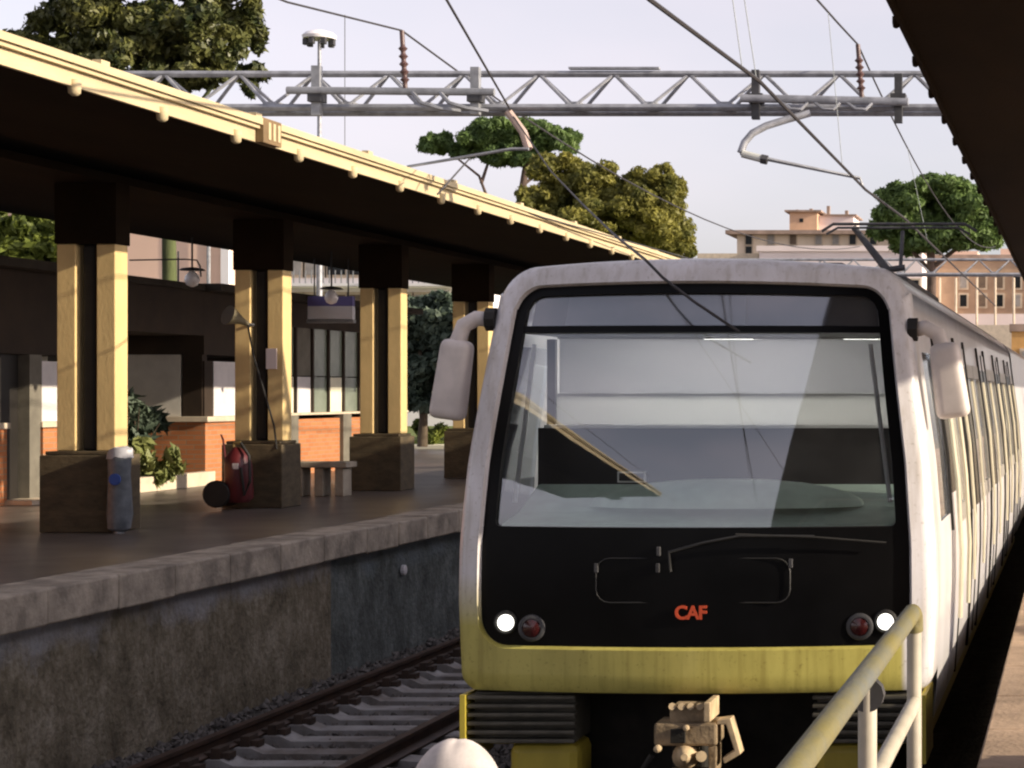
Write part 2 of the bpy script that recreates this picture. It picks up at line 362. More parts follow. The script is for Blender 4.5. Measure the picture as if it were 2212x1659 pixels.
# ------------------------------------------------------------------ the train
XC, YF = -2.336, 12.0
ZT = [.30, .60, .89, 1.44, 1.78, 2.28, 2.83, 3.28, 3.6]
WT = [1.37, 1.415, 1.44, 1.464, 1.460, 1.420, 1.342, 1.285, 1.25]
def wz(z): return float(np.interp(z, ZT, WT))
def yf(x, z): return YF + (x-XC)**2/(2*5.5) + max(0.0, z-1.48)**2/(2*5.5)
def rr_loop(hw, zb, zt, rb, rt, crown=0.0, na=8, ne=22):
    """rounded rectangle loop as (s, z), counter-clockwise from the bottom edge"""
    P = []
    def arc(cx, cz, r, a0):
        for i in range(na+1):
            a = R(a0 + 90*i/na); P.append((cx + r*math.cos(a), cz + r*math.sin(a)))
    def edge(p, q):
        for i in range(1, ne): t = i/ne; P.append((p[0]+(q[0]-p[0])*t, p[1]+(q[1]-p[1])*t))
    edge((-hw+rb, zb), (hw-rb, zb)); arc(hw-rb, zb+rb, rb, -90)
    edge((hw, zb+rb), (hw, zt-rt)); arc(hw-rt, zt-rt, rt, 0)
    edge((hw-rt, zt), (-hw+rt, zt)); arc(-hw+rt, zt-rt, rt, 90)
    edge((-hw, zt-rt), (-hw, zb+rb)); arc(-hw+rb, zb+rb, rb, 180)
    out = []
    for s, z in P:
        x = XC + s*wz(z)/1.444
        if z > zt - rt - 1e-6: z = z - crown*(min(1.0, abs(s)/hw))**2 * (1 if z > zt-rt else 0)
        out.append((x, z))
    return out
def on_front(loop, d): return [(x, yf(x, z)+d, z) for x, z in loop]
def lerp_loops(a, b, n): return [[(p[0]+(q[0]-p[0])*t, p[1]+(q[1]-p[1])*t) for p, q in zip(a, b)] for t in [i/n for i in range(n+1)]]

train = empty('metro_train', (XC, YF, 0), 'white and yellow metro train with a black glass front at the platform', 'train')
L0 = rr_loop(1.290, 1.165, 3.375, .16, .16, .03); L1 = rr_loop(1.305, 1.150, 3.390, .17, .17, .03)
L2 = rr_loop(1.395, .93, 3.485, .12, .20, .05); L3 = rr_loop(1.430, .89, 3.52, .11, .21, .06); L4 = rr_loop(1.444, .875, 3.535, .10, .21, .065)
rings = [on_front(L0, .04), on_front(L1, .0)] + [on_front(l, .0) for l in lerp_loops(L1, L2, 3)[1:]] + [on_front(L3, .025), on_front(L4, .10), [(x, 12.66, z) for x, z in L4]]
def livery(name):
    """white paint that turns yellow on the lower front"""
    m = bpy.data.materials.new(name); m.use_nodes = True; N = m.node_tree.nodes; L = m.node_tree.links; p = N['Principled BSDF']
    p.inputs['Roughness'].default_value = .35; p.inputs['Coat Weight'].default_value = .35; p.inputs['Coat Roughness'].default_value = .1
    geo = N.new('ShaderNodeNewGeometry'); sx = N.new('ShaderNodeSeparateXYZ'); L.new(geo.outputs['Position'], sx.inputs[0])
    r1 = N.new('ShaderNodeMapRange'); r1.inputs['From Min'].default_value = 1.60; r1.inputs['From Max'].default_value = 1.28; L.new(sx.outputs['Z'], r1.inputs['Value'])
    r2 = N.new('ShaderNodeMapRange'); r2.inputs['From Min'].default_value = XC+1.285; r2.inputs['From Max'].default_value = XC+1.255; L.new(sx.outputs['X'], r2.inputs['Value'])  # right pillar left white: sun glare on the yellow put into the paint
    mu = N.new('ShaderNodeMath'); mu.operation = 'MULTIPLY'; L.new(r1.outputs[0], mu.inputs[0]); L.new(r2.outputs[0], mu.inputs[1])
    nz = N.new('ShaderNodeTexNoise'); nz.inputs['Scale'].default_value = 2.5; nz.inputs['Detail'].default_value = 8; nz.inputs['Roughness'].default_value = .65; mp = N.new('ShaderNodeMapping'); mp.inputs['Scale'].default_value = (1,1,.4); L.new(geo.outputs['Position'], mp.inputs[0]); L.new(mp.outputs[0], nz.inputs['Vector'])
    d = N.new('ShaderNodeValToRGB'); d.color_ramp.elements[0].position = .3; d.color_ramp.elements[1].position = .62; d.color_ramp.elements[0].color = (.70,.68,.63,1); d.color_ramp.elements[1].color = (1,1,1,1); L.new(nz.outputs['Fac'], d.inputs['Fac'])
    mx = N.new('ShaderNodeMix'); mx.data_type = 'RGBA'; mx.inputs['A'].default_value = (.76,.74,.77,1); mx.inputs['B'].default_value = (.53,.475,.13,1); L.new(mu.outputs[0], mx.inputs['Factor'])
    m2 = N.new('ShaderNodeMix'); m2.data_type = 'RGBA'; m2.blend_type = 'MULTIPLY'; m2.inputs['Factor'].default_value = 1; L.new(mx.outputs['Result'], m2.inputs['A']); L.new(d.outputs['Color'], m2.inputs['B'])
    src = m2.outputs['Result']
    for sc_, st_, lo_, hi_, dk in ((38.0, (1,1,1), .60, .74, .72), (5.0, (5,5,.25), .48, .72, .80)):   # specks, then run-off streaks
        q = N.new('ShaderNodeMapping'); q.inputs['Scale'].default_value = st_; L.new(geo.outputs['Position'], q.inputs[0]); nn = N.new('ShaderNodeTexNoise'); nn.inputs['Scale'].default_value = sc_; nn.inputs['Detail'].default_value = 6; L.new(q.outputs[0], nn.inputs['Vector'])
        c_ = N.new('ShaderNodeValToRGB'); c_.color_ramp.elements[0].position = lo_; c_.color_ramp.elements[1].position = hi_; c_.color_ramp.elements[0].color = (1,1,1,1); c_.color_ramp.elements[1].color = (dk, dk*.97, dk*.92, 1); L.new(nn.outputs['Fac'], c_.inputs['Fac'])
        m3 = N.new('ShaderNodeMix'); m3.data_type = 'RGBA'; m3.blend_type = 'MULTIPLY'; m3.inputs['Factor'].default_value = 1; L.new(src, m3.inputs['A']); L.new(c_.outputs['Color'], m3.inputs['B']); src = m3.outputs['Result']
    L.new(src, p.inputs['Base Color'])
    return m
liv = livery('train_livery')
def weld(o):
    bm = bmesh.new(); bm.from_mesh(o.data); bmesh.ops.remove_doubles(bm, verts=bm.verts, dist=1e-4); bmesh.ops.recalc_face_normals(bm, faces=bm.faces); bm.to_mesh(o.data); bm.free()
    return o
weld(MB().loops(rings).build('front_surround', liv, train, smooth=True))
# black glass mask with the windscreen opening
LW = rr_loop(1.215, 1.885, 3.315, .035, .10, .02)
mk = MB().loops([on_front(l, .042) for l in lerp_loops(L0, LW, 8)]); mask = weld(mk.build('front_mask', blackg, train, smooth=True))
MB().loops([on_front(LW, .042), on_front(LW, .10)]).build('windscreen_reveal', blackm, train, smooth=True)
wsg = glass('windscreen_glass', 0.15, (0.97, 0.99, 0.98), 0.02, 0.015)
def front_grid(s0, s1, z0, z1, d, nx=28, nz=18):
    mb = MB(); P = []
    for j in range(nz+1):
        z = z0 + (z1-z0)*j/nz
        for i in range(nx+1):
            s = s0 + (s1-s0)*i/nx; x = XC + s*wz(z)/1.444; P.append((x, yf(x, z)+d, z))
    F = [(j*(nx+1)+i, j*(nx+1)+i+1, (j+1)*(nx+1)+i+1, (j+1)*(nx+1)+i) for j in range(nz) for i in range(nx)]
    return mb.add(P, F)
def fix_normals(o):   # make open front sheets face the camera
    bm = bmesh.new(); bm.from_mesh(o.data)
    for f in bm.faces:
        if f.normal.y > 0: f.normal_flip()
    bm.to_mesh(o.data); bm.free(); return o
fix_normals(front_grid(-1.22, 1.22, 1.87, 3.08, .062).build('windscreen', wsg, train, smooth=True))
fix_normals(front_grid(-1.22, 1.22, 3.10, 3.33, .062, 28, 6).build('header_glass', glass('header_glass', 0.22, (0.80,0.82,0.86), 0.05, 0.05), train, smooth=True))
front_grid(-1.215, 1.215, 3.07, 3.112, .046, 28, 2).build('header_bar', blackg, train, smooth=True)
disp = front_grid(-.95, .30, 3.12, 3.295, .13, 20, 3).build('destination_display', M('display_face', (0.20,0.21,0.22), 0.5, 0.15), train, smooth=True)
front_grid(.32, .86, 3.12, 3.295, .13, 10, 3).build('destination_display', M('display_dark', (0.03,0.035,0.06), 0.4, 0.2), train, smooth=True)
front_grid(-1.2, 1.2, 3.09, 3.33, .16, 20, 3).build('header_backing', M('header_backing', (0.05,0.05,0.055), 0.7), train, smooth=True)

def FP(u, v, d=0.0):
    Y = 12.1
    for _ in range(3):
        p = W(u, v, Y); Y = yf(p.x, p.z)
    p = W(u, v, Y); p.y += d; return p
# cab interior
frost2 = bpy.data.materials.new('frosted_upper_glass'); frost2.use_nodes = True
_n = frost2.node_tree.nodes; _p = _n['Principled BSDF']; _p.inputs['Base Color'].default_value = (.6,.59,.6,1); _t = _n.new('ShaderNodeBsdfTranslucent'); _t.inputs['Color'].default_value = (.74,.74,.76,1); _x = _n.new('ShaderNodeMixShader'); _x.inputs['Fac'].default_value = .7
_r = _n.new('ShaderNodeBsdfTransparent'); _y = _n.new('ShaderNodeMixShader'); _y.inputs['Fac'].default_value = .015; _l = frost2.node_tree.links
_l.new(_p.outputs[0], _x.inputs[1]); _l.new(_t.outputs[0], _x.inputs[2]); _l.new(_x.outputs[0], _y.inputs[1]); _l.new(_r.outputs[0], _y.inputs[2]); _l.new(_y.outputs[0], _n['Material Output'].inputs['Surface'])
frost = bpy.data.materials.new('frosted_panel'); frost.use_nodes = True
_n = frost.node_tree.nodes; _p = _n['Principled BSDF']; _t = _n.new('ShaderNodeBsdfTranslucent'); _t.inputs['Color'].default_value = (.9,.9,.88,1); _x = _n.new('ShaderNodeMixShader'); _x.inputs['Fac'].default_value = .7; _p.inputs['Base Color'].default_value = (.8,.8,.8,1)
frost.node_tree.links.new(_p.outputs[0], _x.inputs[1]); frost.node_tree.links.new(_t.outputs[0], _x.inputs[2]); frost.node_tree.links.new(_x.outputs[0], _n['Material Output'].inputs['Surface'])
cabg = M('cab_grey_panel', (0.42,0.41,0.39), 0.7, 0.08); cabl = M('cab_pale_panel', (0.80,0.80,0.78), 0.6, 0.05); cabd = M('cab_dark_panel', (0.018,0.018,0.018), 0.7, 0.2)
dash = M('dashboard_green_grey', (0.55,0.70,0.60), 0.6, 0.18, 2.5)
B('cab_rear_wall', cabd, train, XC-1.3, XC+1.3, 13.45, 13.51, .9, 2.462)
B('cab_rear_trim', cabl, train, XC-1.25, XC+1.25, 13.41, 13.445, 2.462, 2.482)
B('cab_rear_frosted_panel', frost, train, XC-1.18, XC+1.18, 13.47, 13.48, 2.484, 2.674); B('cab_rear_upper_glass', frost2, train, XC-1.16, XC+1.16, 13.47, 13.48, 2.697, 3.058); B('cab_rear_bar', cabl, train, XC-1.17, XC+1.17, 13.45, 13.50, 2.675, 2.695); B('cab_rear_header', cabg, train, XC-1.17, XC+1.17, 13.45, 13.51, 3.06, 3.2)
for sg in (-1, 1): B('cab_rear_post', cabd, train, min(XC+sg*1.185, XC+sg*1.24), max(XC+sg*1.185, XC+sg*1.24), 13.45, 13.505, 2.484, 3.058)
B('cab_ceiling', cabg, train, XC-1.15, XC+1.15, 12.4, 13.44, 3.07, 3.085)
for s in (-1, 1):
    MB().tube([(XC+s*1.14*wz(3.0)/1.444, 12.42, 3.0), (XC+s*1.17*wz(2.05)/1.444, 12.42, 2.02)], .014, 8).build('cab_handrail', white, train, smooth=True)
db = MB(); prof = [(12.24,1.80),(12.24,1.90),(12.6,1.95),(13.05,2.10),(13.12,2.10),(13.12,1.80)]
m_ = MB(); P=[]; 
for x in (XC-1.2, XC+1.2): P += [(x, yy, z) for yy, z in prof]
m_.add(P, [(0,1,7,6),(1,2,8,7),(2,3,9,8),(3,4,10,9),(4,5,11,10),(0,5,4,3,2,1),(6,7,8,9,10,11)]); m_.build('dashboard', dash, train, bevel=.02)
hump = MB()
ring = []
for j in range(7):
    t = j/6; rad = math.cos(t*math.pi/2*.96); zz = 1.98 + .17*math.sin(t*math.pi/2)
    ring.append([(XC+.1+.88*rad*math.cos(a), 12.74+.38*rad*math.sin(a), zz) for a in [2*math.pi*k/28 for k in range(28)]])
hump.loops(ring); hump.f.append(tuple(len(hump.v)-28+k for k in range(28))); hump.build('instrument_hump', dash, train, smooth=True)
p = FP(1298, 1020); B('dash_plate', cabl, train, p.x-.09, p.x+.09, 12.9, 12.92, 2.12, 2.19); B('dash_plate_face', cabd, train, p.x-.078, p.x+.08, 12.894, 12.899, 2.13, 2.18)

# front fittings
lampw = lamp_mat('lit_headlight', (1.0, 0.96, 0.86), 2.2)
redl = M('tail_light_red', (0.045, 0.007, 0.007), 0.25, 0.2, coat=0.5)
for u, v in ((1090, 1346), (1912, 1344)):
    p = FP(u, v, .025); h = MB().lathe(p, [(.048,.01),(.050,-.005),(.042,-.018),(.026,-.025),(.008,-.028)], 20, 'Y').build('headlight', lampw, train, smooth=True)
    MB().lathe(p, [(.074,.015),(.074,-.002),(.062,-.010),(.060,.008)], 20, 'Y').build('headlight_ring', blackm, train, smooth=True)
for u, v in ((1146, 1358), (1856, 1355)):
    p = FP(u, v, .03); MB().lathe(p, [(.055,.01),(.055,-.008),(.035,-.018),(.008,-.022)], 20, 'Y').build('tail_light', redl, train, smooth=True)
    MB().lathe(p, [(.082,.012),(.082,-.006),(.072,-.012),(.058,-.012),(.058,.008)], 24, 'Y').build('tail_light_ring', darksteel, train, smooth=True)
wip = MB()
a = [FP(1448, 1235, .01), FP(1446, 1192, -.015), FP(1520, 1172, -.02), FP(1600, 1157, -.02), FP(1760, 1158, -.02)]
MB().tube(a, .009, 6).build('wiper_arm', M('wiper_black', (0.022,0.022,0.022), .5), train, smooth=True)
MB().tube([FP(1590, 1154, -.02), FP(1760, 1160, -.022), FP(1915, 1172, -.02)], .008, 6).build('wiper_blade', blackm, train, smooth=True)
for u, v in ((1420, 1192), (1285, 1228), (1418, 1228), (1706, 1218)):
    p = FP(u, v, .035); B('panel_latch', darksteel, train, p.x-.012, p.x+.012, p.y-.012, p.y+.01, p.z-.028, p.z+.028, bevel=.004)
# hatch outline: a thin raised seam
hl = []; 
for (cu, cv, a0) in ((1675,1235,-90),(1675,1275,0),(1315,1275,90),(1315,1235,180)):
    for i in range(5):
        a = R(a0 + 90*i/4); hl.append(FP(cu + 30*math.cos(a), cv + 28*math.sin(a), .030))
hl.append(hl[0]); MB().tube(hl, .004, 5).build('hatch_seam', M('seam_black', (0.02,0.02,0.02), .5), train, smooth=True)
def text_mesh(txt, size, mat, ext=.004, off=0.0):
    c = bpy.data.curves.new('t', 'FONT'); c.body = txt; c.size = size; c.extrude = ext; c.align_x = 'CENTER'; c.align_y = 'CENTER'; c.offset = off; c.space_character = .92
    o = bpy.data.objects.new('t', c); COL.objects.link(o); bpy.context.view_layer.update()
    dg = bpy.context.evaluated_depsgraph_get(); m = bpy.data.meshes.new_from_object(o.evaluated_get(dg)); bpy.data.objects.remove(o); m.materials.clear(); m.materials.append(mat); return m
lm = text_mesh('CAF', .112, M('orange_red_letters', (0.62, 0.085, 0.03), 0.5, 0.15), .004, .0035)
lo = bpy.data.objects.new('maker_lettering', lm); COL.objects.link(lo); lo.parent = train; p = FP(1490, 1326, .028); lo.location = p - train.location; lo.rotation_euler = (R(90), 0, 0); lo.scale = (.98, 1, 1)

# mirrors
def mirror(s, hc, w, h, dpt, arm, tilt, label):
    r = bpy.data.objects.new('wing_mirror', None); COL.objects.link(r); r.parent = train; r.location = Vector(hc) - train.location
    bm = bmesh.new(); bmesh.ops.create_cube(bm, size=1.0)
    for vv in bm.verts: 
        vv.co = Vector((vv.co.x*w, vv.co.y*dpt, vv.co.z*h))
        if vv.co.z > 0: vv.co.x *= .86
    bmesh.ops.bevel(bm, geom=bm.edges[:], offset=min(w, dpt)*.36, segments=5, affect='EDGES', profile=.6)
    m = bpy.data.meshes.new('mirror_housing'); bm.to_mesh(m); bm.free(); m.polygons.foreach_set('use_smooth', [True]*len(m.polygons)); m.materials.append(M('mirror_shell', (0.66,0.60,0.57), 0.5, 0.12, 5))
    o = bpy.data.objects.new('mirror_housing', m); COL.objects.link(o); o.parent = r; o.rotation_euler = (0, tilt, 0)
    loc = [Vector(q) - Vector(hc) for q in arm]
    a_ = MB().tube(loc, [.05]*len(loc), 10).mesh('mirror_arm', True); a_.materials.append(MATS['mirror_shell']); o = bpy.data.objects.new('mirror_arm', a_); COL.objects.link(o); o.parent = r
    c_ = MB().tube([loc[0]+Vector((s*.03,0,0)), loc[0]-Vector((s*.03,0,0))], .075, 10).mesh('mirror_base'); c_.materials.append(blackm); o = bpy.data.objects.new('mirror_base', c_); COL.objects.link(o); o.parent = r
    r['label'] = label
Ym = 12.45
hc = W(978, 820, Ym); mirror(-1, hc, .215, .50, .17, [W(1062, 690, Ym), W(1030, 688, Ym), W(1002, 703, Ym), W(990, 735, Ym), W(985, 760, Ym)], R(8), 'left wing mirror')
hc = W(2050, 822, Ym); mirror(1, hc, .215, .47, .17, [W(1972, 712, Ym), W(2000, 708, Ym), W(2026, 722, Ym), W(2036, 750, Ym), W(2040, 770, Ym)], R(-8), 'right wing mirror')

# car bodies
LB = rr_loop(1.444, .60, 3.535, .06, .21, .065)
def car(y0, y1, name):
    mb = MB(); st = [y0, y0+.004] + list(np.linspace(y0+.01, y1, 12)); loops = [[(x, yy, z) for x, z in LB] for yy in st]
    mb.loops(loops); k = len(LB); mb.f.append(tuple(len(mb.v)-k+i for i in range(k)))
    return weld(mb.build(name, white, train, smooth=True))
def cab_shell():
    mb = MB(); ys = [12.662, 12.86, 13.2, 13.78, 13.95, 14.08]; k = len(LB)
    loops = [[(x, yy, z) for x, z in LB] for yy in ys]
    for i in range(len(ys)-1):
        for j in range(k):
            q = [loops[i][j], loops[i][(j+1) % k], loops[i+1][(j+1) % k], loops[i+1][j]]; zc = sum(p[2] for p in q)/4
            if i in (1, 2) and 1.86 < zc < 2.98: continue
            mb.add(q, [(0,1,2,3)])
    return weld(mb.build('cab_body', white, train, smooth=True))
cab_shell()
WY = [(14.95, 15.95), (17.75, 18.65), (18.75, 19.65), (21.45, 22.35), (22.45, 23.35), (25.15, 26.05), (26.1, 27.0), (28.75, 29.7)]
def first_car():
    mb = MB(); ys = [14.082] + [v for w in WY for v in w] + [30.0]; k = len(LB); opens = {1 + 2*i for i in range(len(WY))}
    loops = [[(x, yy, z) for x, z in LB] for yy in ys]
    for i in range(len(ys)-1):
        for j in range(k):
            q = [loops[i][j], loops[i][(j+1) % k], loops[i+1][(j+1) % k], loops[i+1][j]]; zc = sum(p[2] for p in q)/4; xm = sum(p[0] for p in q)/4
            if i in opens and 1.83 < zc < 2.87 and abs(xm-XC) > .9: continue
            mb.add(q, [(0,1,2,3)])
    return weld(mb.build('car_body', white, train, smooth=True))
first_car()
sal = M('saloon_pale_grey', (0.70,0.70,0.69), .6, .05); strip = lamp_mat('saloon_light_tube', (1.0, 0.97, 0.92), 8.0)
for sg in (-.55, .55): B('saloon_light', strip, train, XC+sg-.07, XC+sg+.07, 14.5, 29.5, 3.12, 3.155)
B('saloon_light', strip, train, XC-.8, XC+.8, 13.95, 14.07, 3.12, 3.155)
B('saloon_floor', sal, train, XC-1.38, XC+1.38, 13.53, 29.9, 1.05, 1.10); B('saloon_ceiling', sal, train, XC-1.14, XC+1.14, 13.53, 29.9, 3.16, 3.19); B('saloon_end_wall', sal, train, XC-1.2, XC+1.2, 29.8, 29.95, 1.1, 3.15)
for yy in (16.0, 19.7, 23.4, 27.05):
    for sg in (-1, 1): B('draught_screen', sal, train, min(XC+sg*.62, XC+sg*1.15), max(XC+sg*.62, XC+sg*1.15), yy, yy+.04, 1.1, 2.75)
for sg in (-1, 1):
    for y0, y1 in ((14.3, 16.0), (17.7, 19.7), (21.4, 23.4), (25.1, 27.0)): B('saloon_bench', cabd, train, min(XC+sg*.85, XC+sg*1.3), max(XC+sg*.85, XC+sg*1.3), y0, y1, 1.101, 1.95, bevel=.04)
for k in range(2): 
    o = car(30.7+k*18.6, 48.6+k*18.6, 'car_body')
B('gangway_bellows', blackm, train, XC-1.15, XC+1.15, 30.0, 30.7, .8, 3.35)
def side_sheet(y0, y1, z0, z1, d, mat, name, parent=train, sgn=1, nz=7, th=.02):
    P = []
    for j in range(nz+1):
        z = z0 + (z1-z0)*j/nz; x = XC + sgn*(wz(z)+d); P += [(x, y0, z), (x, y1, z), (x - sgn*th, y1, z), (x - sgn*th, y0, z)]
    mb = MB(); F = []
    for j in range(nz):
        b = 4*j
        for k in range(4): F.append((b+k, b+(k+1) % 4, b+4+(k+1) % 4, b+4+k))
    F += [(0,3,2,1), tuple(4*nz+k for k in range(4))]
    mb.add(P, F); return mb.build(name, mat, parent)
wind = M('dark_window_glass', (0.012, 0.014, 0.016), 0.22, 0.2, spec=0.25)
frm = M('window_frame_metal', (0.42,0.40,0.36), 0.4, 0.2, metal=0.4)
# cab door
side_sheet(13.85, 14.62, .68, 3.10, .006, white, 'cab_door')
side_sheet(13.80, 13.86, 1.75, 3.12, .016, blackm, 'door_seal'); side_sheet(14.62, 14.68, .66, 3.12, .014, blackm, 'door_seal')
side_sheet(13.93, 14.52, 2.0, 2.95, .014, wind, 'cab_door_window')
for sg in (-1, 1): side_sheet(12.84, 13.80, 1.83, 3.0, -.012, MATS['header_glass'], 'cab_side_window', sgn=sg, th=.006)
for yy in (13.77, 14.75):
    MB().tube([(XC+wz(z)+.07, yy, z) for z in (1.15, 1.6, 2.1, 2.6, 2.9)], .016, 8).build('grab_rail', M('bright_rail', (0.55,0.51,0.38), 0.4, 0.1), train, smooth=True)
doors = [16.2, 19.9, 23.6, 27.2]
for d0 in doors:
    for k in range(2):
        y0 = d0 + k*.66
        side_sheet(y0, y0+.645, .70, 3.08, .008, white, 'passenger_door')
        side_sheet(y0+.12, y0+.52, 1.75, 2.92, .016, wind, 'door_window')
    side_sheet(d0-.07, d0-.005, .66, 3.14, .02, blackm, 'door_post'); side_sheet(d0+1.31, d0+1.375, .66, 3.14, .02, blackm, 'door_post')
    side_sheet(d0+.642, d0+.664, .70, 3.08, .018, blackm, 'door_edge_rubber')
    for yy in (d0-.13, d0+1.43): MB().tube([(XC+wz(z)+.045, yy, z) for z in (1.2, 1.7, 2.3, 2.8)], .014, 6).build('grab_rail', MATS['bright_rail'], train, smooth=True)
for y0, y1 in WY:
    for sg in (-1, 1):
        for (a0, a1, c0, c1_) in ((y0-.03, y1+.03, 2.83, 2.95), (y0-.03, y1+.03, 1.74, 1.87), (y0-.03, y0+.045, 1.872, 2.828), (y1-.045, y1+.03, 1.872, 2.828)):
            side_sheet(a0, a1, c0, c1_, .012, frm, 'window_frame', sgn=sg, th=.03, nz=3)
        side_sheet(y0, y1, 1.86, 2.84, -.004, MATS['tinted_side_glass'] if 'tinted_side_glass' in MATS else glass('tinted_side_glass', .12, (.30,.32,.32), .02), 'side_window', sgn=sg, th=.006)
B('yellow_sill_bar', yellow, train, XC-1.38, XC+1.375, 12.7, 30.0, .47, .597)
B('underframe', under, train, XC-1.15, XC+1.15, 12.75, 66.0, .12, .60)
B('headstock', under, train, XC-1.2, XC+1.2, 12.60, 12.75, .25, .9)
for yy in (15.0, 17.2, 26.0, 28.2):
    for s in (-1, 1): MB().lathe((0,0,0), [(.2,-.06),(.43,-.06),(.45,-.04),(.45,.05),(.40,.06),(.2,.06)], 24).build('wheel', railm, train, smooth=True).location = (0,0,0)
    for o in [o for o in train.children if o.name.startswith('wheel')][-2:]:
        pass
ws_ = [o for o in train.children if o.name.split('.')[0] == 'wheel']
for i, o in enumerate(ws_):
    yy = (15.0, 17.2, 26.0, 28.2)[i//2]; s = (-1, 1)[i % 2]
    o.matrix_parent_inverse = Matrix(); o.location = (s*.75, yy-YF, .45); o.rotation_euler = (0, R(90), 0)
# anti-climbers with ribs, yellow feet
ribm = M('anticlimber_grey', (0.095,0.088,0.07), 0.6, 0.3, 8.0, metal=0.2)
for s in (-1, 1):
    x0, x1 = sorted((XC+s*.72, XC+s*1.375)); t = bpy.data.objects.new('anti_climber', None); COL.objects.link(t); t.parent = train; t.location = Vector(((x0+x1)/2, 12.3, .7)) - train.location
    def P_(name, mat, *b, bevel=0):
        o = MB().box(*b).build(name, mat, None, bevel=bevel); o.parent = t; o.matrix_parent_inverse = Matrix.Translation(Vector(((x0+x1)/2, 12.3, .7))).inverted(); return o
    P_('block', ribm, x0+.02, x1-.02, 12.22, 12.62, .565, .868)
    for k in range(6):
        zz = .572 + k*.053; P_('rib', ribm, x0, x1, 12.13, 12.225, zz, zz+.024, bevel=.006)
    # yellow foot below
    fx0, fx1 = (x0+.22, x1-.0) if s < 0 else (x0, x1-.22)
    P_('foot', yellow, fx0, fx1, 12.24, 12.6, .25, .555, bevel=.06)
MB().box(XC-1.412, XC-1.38, 12.11, 12.7, .45, .868).build('corner_strip', yellow, train); MB().box(XC+1.38, XC+1.412, 12.11, 12.7, .45, .868).build('corner_strip', yellow, train)
# coupler
cpm = M('dusty_coupler_steel', (0.27,0.20,0.12), 0.75, 0.45, 9.0, bump=0.4, bscale=30); cpl = M('worn_pale_steel', (0.55,0.42,0.26), 0.6, 0.3, 9.0)
t = bpy.data.objects.new('coupler', None); COL.objects.link(t); t.parent = train; co = W(1485, 1580, 11.85); t.location = co - train.location
def C_(name, mat, mb, bevel=0, smooth=False):
    o = mb.build(name, mat, None, bevel=bevel, smooth=smooth); o.parent = t; o.matrix_parent_inverse = Matrix.Translation(co).inverted(); return o
def pxbox(u0, u1, v0, v1, Y0, Y1):
    a = W(u0, v1, Y0); b = W(u1, v0, Y0); return (a.x, b.x, Y0, Y1, a.z, b.z)
C_('head_plate', cpm, MB().box(*pxbox(1412, 1548, 1563, 1612, 11.72, 11.98)), .015)
C_('electric_box', cpm, MB().box(*pxbox(1446, 1530, 1528, 1562, 11.76, 12.0)), .01)
for k in range(4): C_('box_rib', cpl, MB().tube([W(1452+k*20, 1526, 11.74), W(1452+k*20, 1526, 12.0)], .022, 8), 0, True)
C_('box_cheek', cpl, MB().box(*pxbox(1520, 1534, 1518, 1560, 11.70, 12.0)), .006)
C_('side_arm', cpl, MB().prism([(W(1552,1552,11.8).x, W(1552,1552,11.8).z), (W(1582,1548,11.8).x, W(1582,1548,11.8).z), (W(1604,1625,11.8).x, W(1604,1625,11.8).z), (W(1568,1646,11.8).x, W(1568,1646,11.8).z), (W(1564,1634,11.8).x, W(1564,1634,11.8).z), (W(1590,1618,11.8).x, W(1590,1618,11.8).z), (W(1572,1562,11.8).x, W(1572,1562,11.8).z), (W(1552,1562,11.8).x, W(1552,1562,11.8).z)], 11.74, 11.86), .006)
C_('guide_horn', cpl, MB().tube([W(1478,1636,11.62), W(1480,1634,11.74), W(1484,1632,11.9)], [.02,.075,.085], 16), 0, True)
C_('guide_pin', cpl, MB().tube([W(1515,1634,11.66), W(1515,1634,11.9)], .032, 12), 0, True)
C_('hook_face', under, MB().box(*pxbox(1448, 1480, 1575, 1606, 11.70, 11.719)), .004)
C_('hook_pin', cpl, MB().lathe(W(1483,1572,11.71), [(.018,.01),(.018,-.02),(.008,-.028)], 10, 'Y'), 0, True)
C_('lower_bracket', cpm, MB().box(*pxbox(1530, 1548, 1612, 1668, 11.74, 11.9)).box(*pxbox(1440, 1548, 1668, 1685, 11.74, 11.9)), .008)
C_('pin_end', cpl, MB().lathe(W(1421,1617,11.70), [(.022,.02),(.022,-.02),(.01,-.03)], 10, 'Y'), 0, True)
C_('hose', blackm, MB().tube([W(1408,1632,11.8), W(1390,1660,11.8), W(1400,1700,11.9)], .018, 8), 0, True)
C_('draw_bar', under, MB().box(XC-.1, XC+.1, 11.98, 12.7, .42, .62), .02)
# roof gear
B('roof_unit', darksteel, train, XC-.85, XC+.80, 13.2, 16.5, 3.47, 3.56, bevel=.03)
B('roof_unit', darksteel, train, XC-.8, XC+.8, 18.0, 22.0, 3.47, 3.75, bevel=.03)
for s in (-1, 1): MB().tube([(XC+s*1.12, 12.9, 3.47), (XC+s*1.12, 29.5, 3.47)], .018, 6).build('roof_gutter', darksteel, train, smooth=True)
t = bpy.data.objects.new('pantograph', None); COL.objects.link(t); t.parent = train; pc = Vector((XC, 25.8, 3.6)); t.location = pc - train.location
def G_(name, mb, smooth=True):
    o = mb.build(name, darksteel, None, smooth=smooth); o.parent = t; o.matrix_parent_inverse = Matrix.Translation(pc).inverted()
G_('base', MB().box(XC-.5, XC+.5, 25.0, 26.8, 3.5, 3.62), False)
G_('lower_arm', MB().tube([W(1925,700,25.0), W(1918,585,25.4)], .05, 8))
G_('upper_arm', MB().tube([W(1918,585,25.4), W(1845,492,25.8)], [.055,.04], 8)); G_('upper_arm', MB().tube([W(1945,582,25.4), W(1950,500,25.8)], .025, 8))
G_('cross_tube', MB().tube([W(1900,585,25.4), W(1955,578,25.4)], .04, 8))
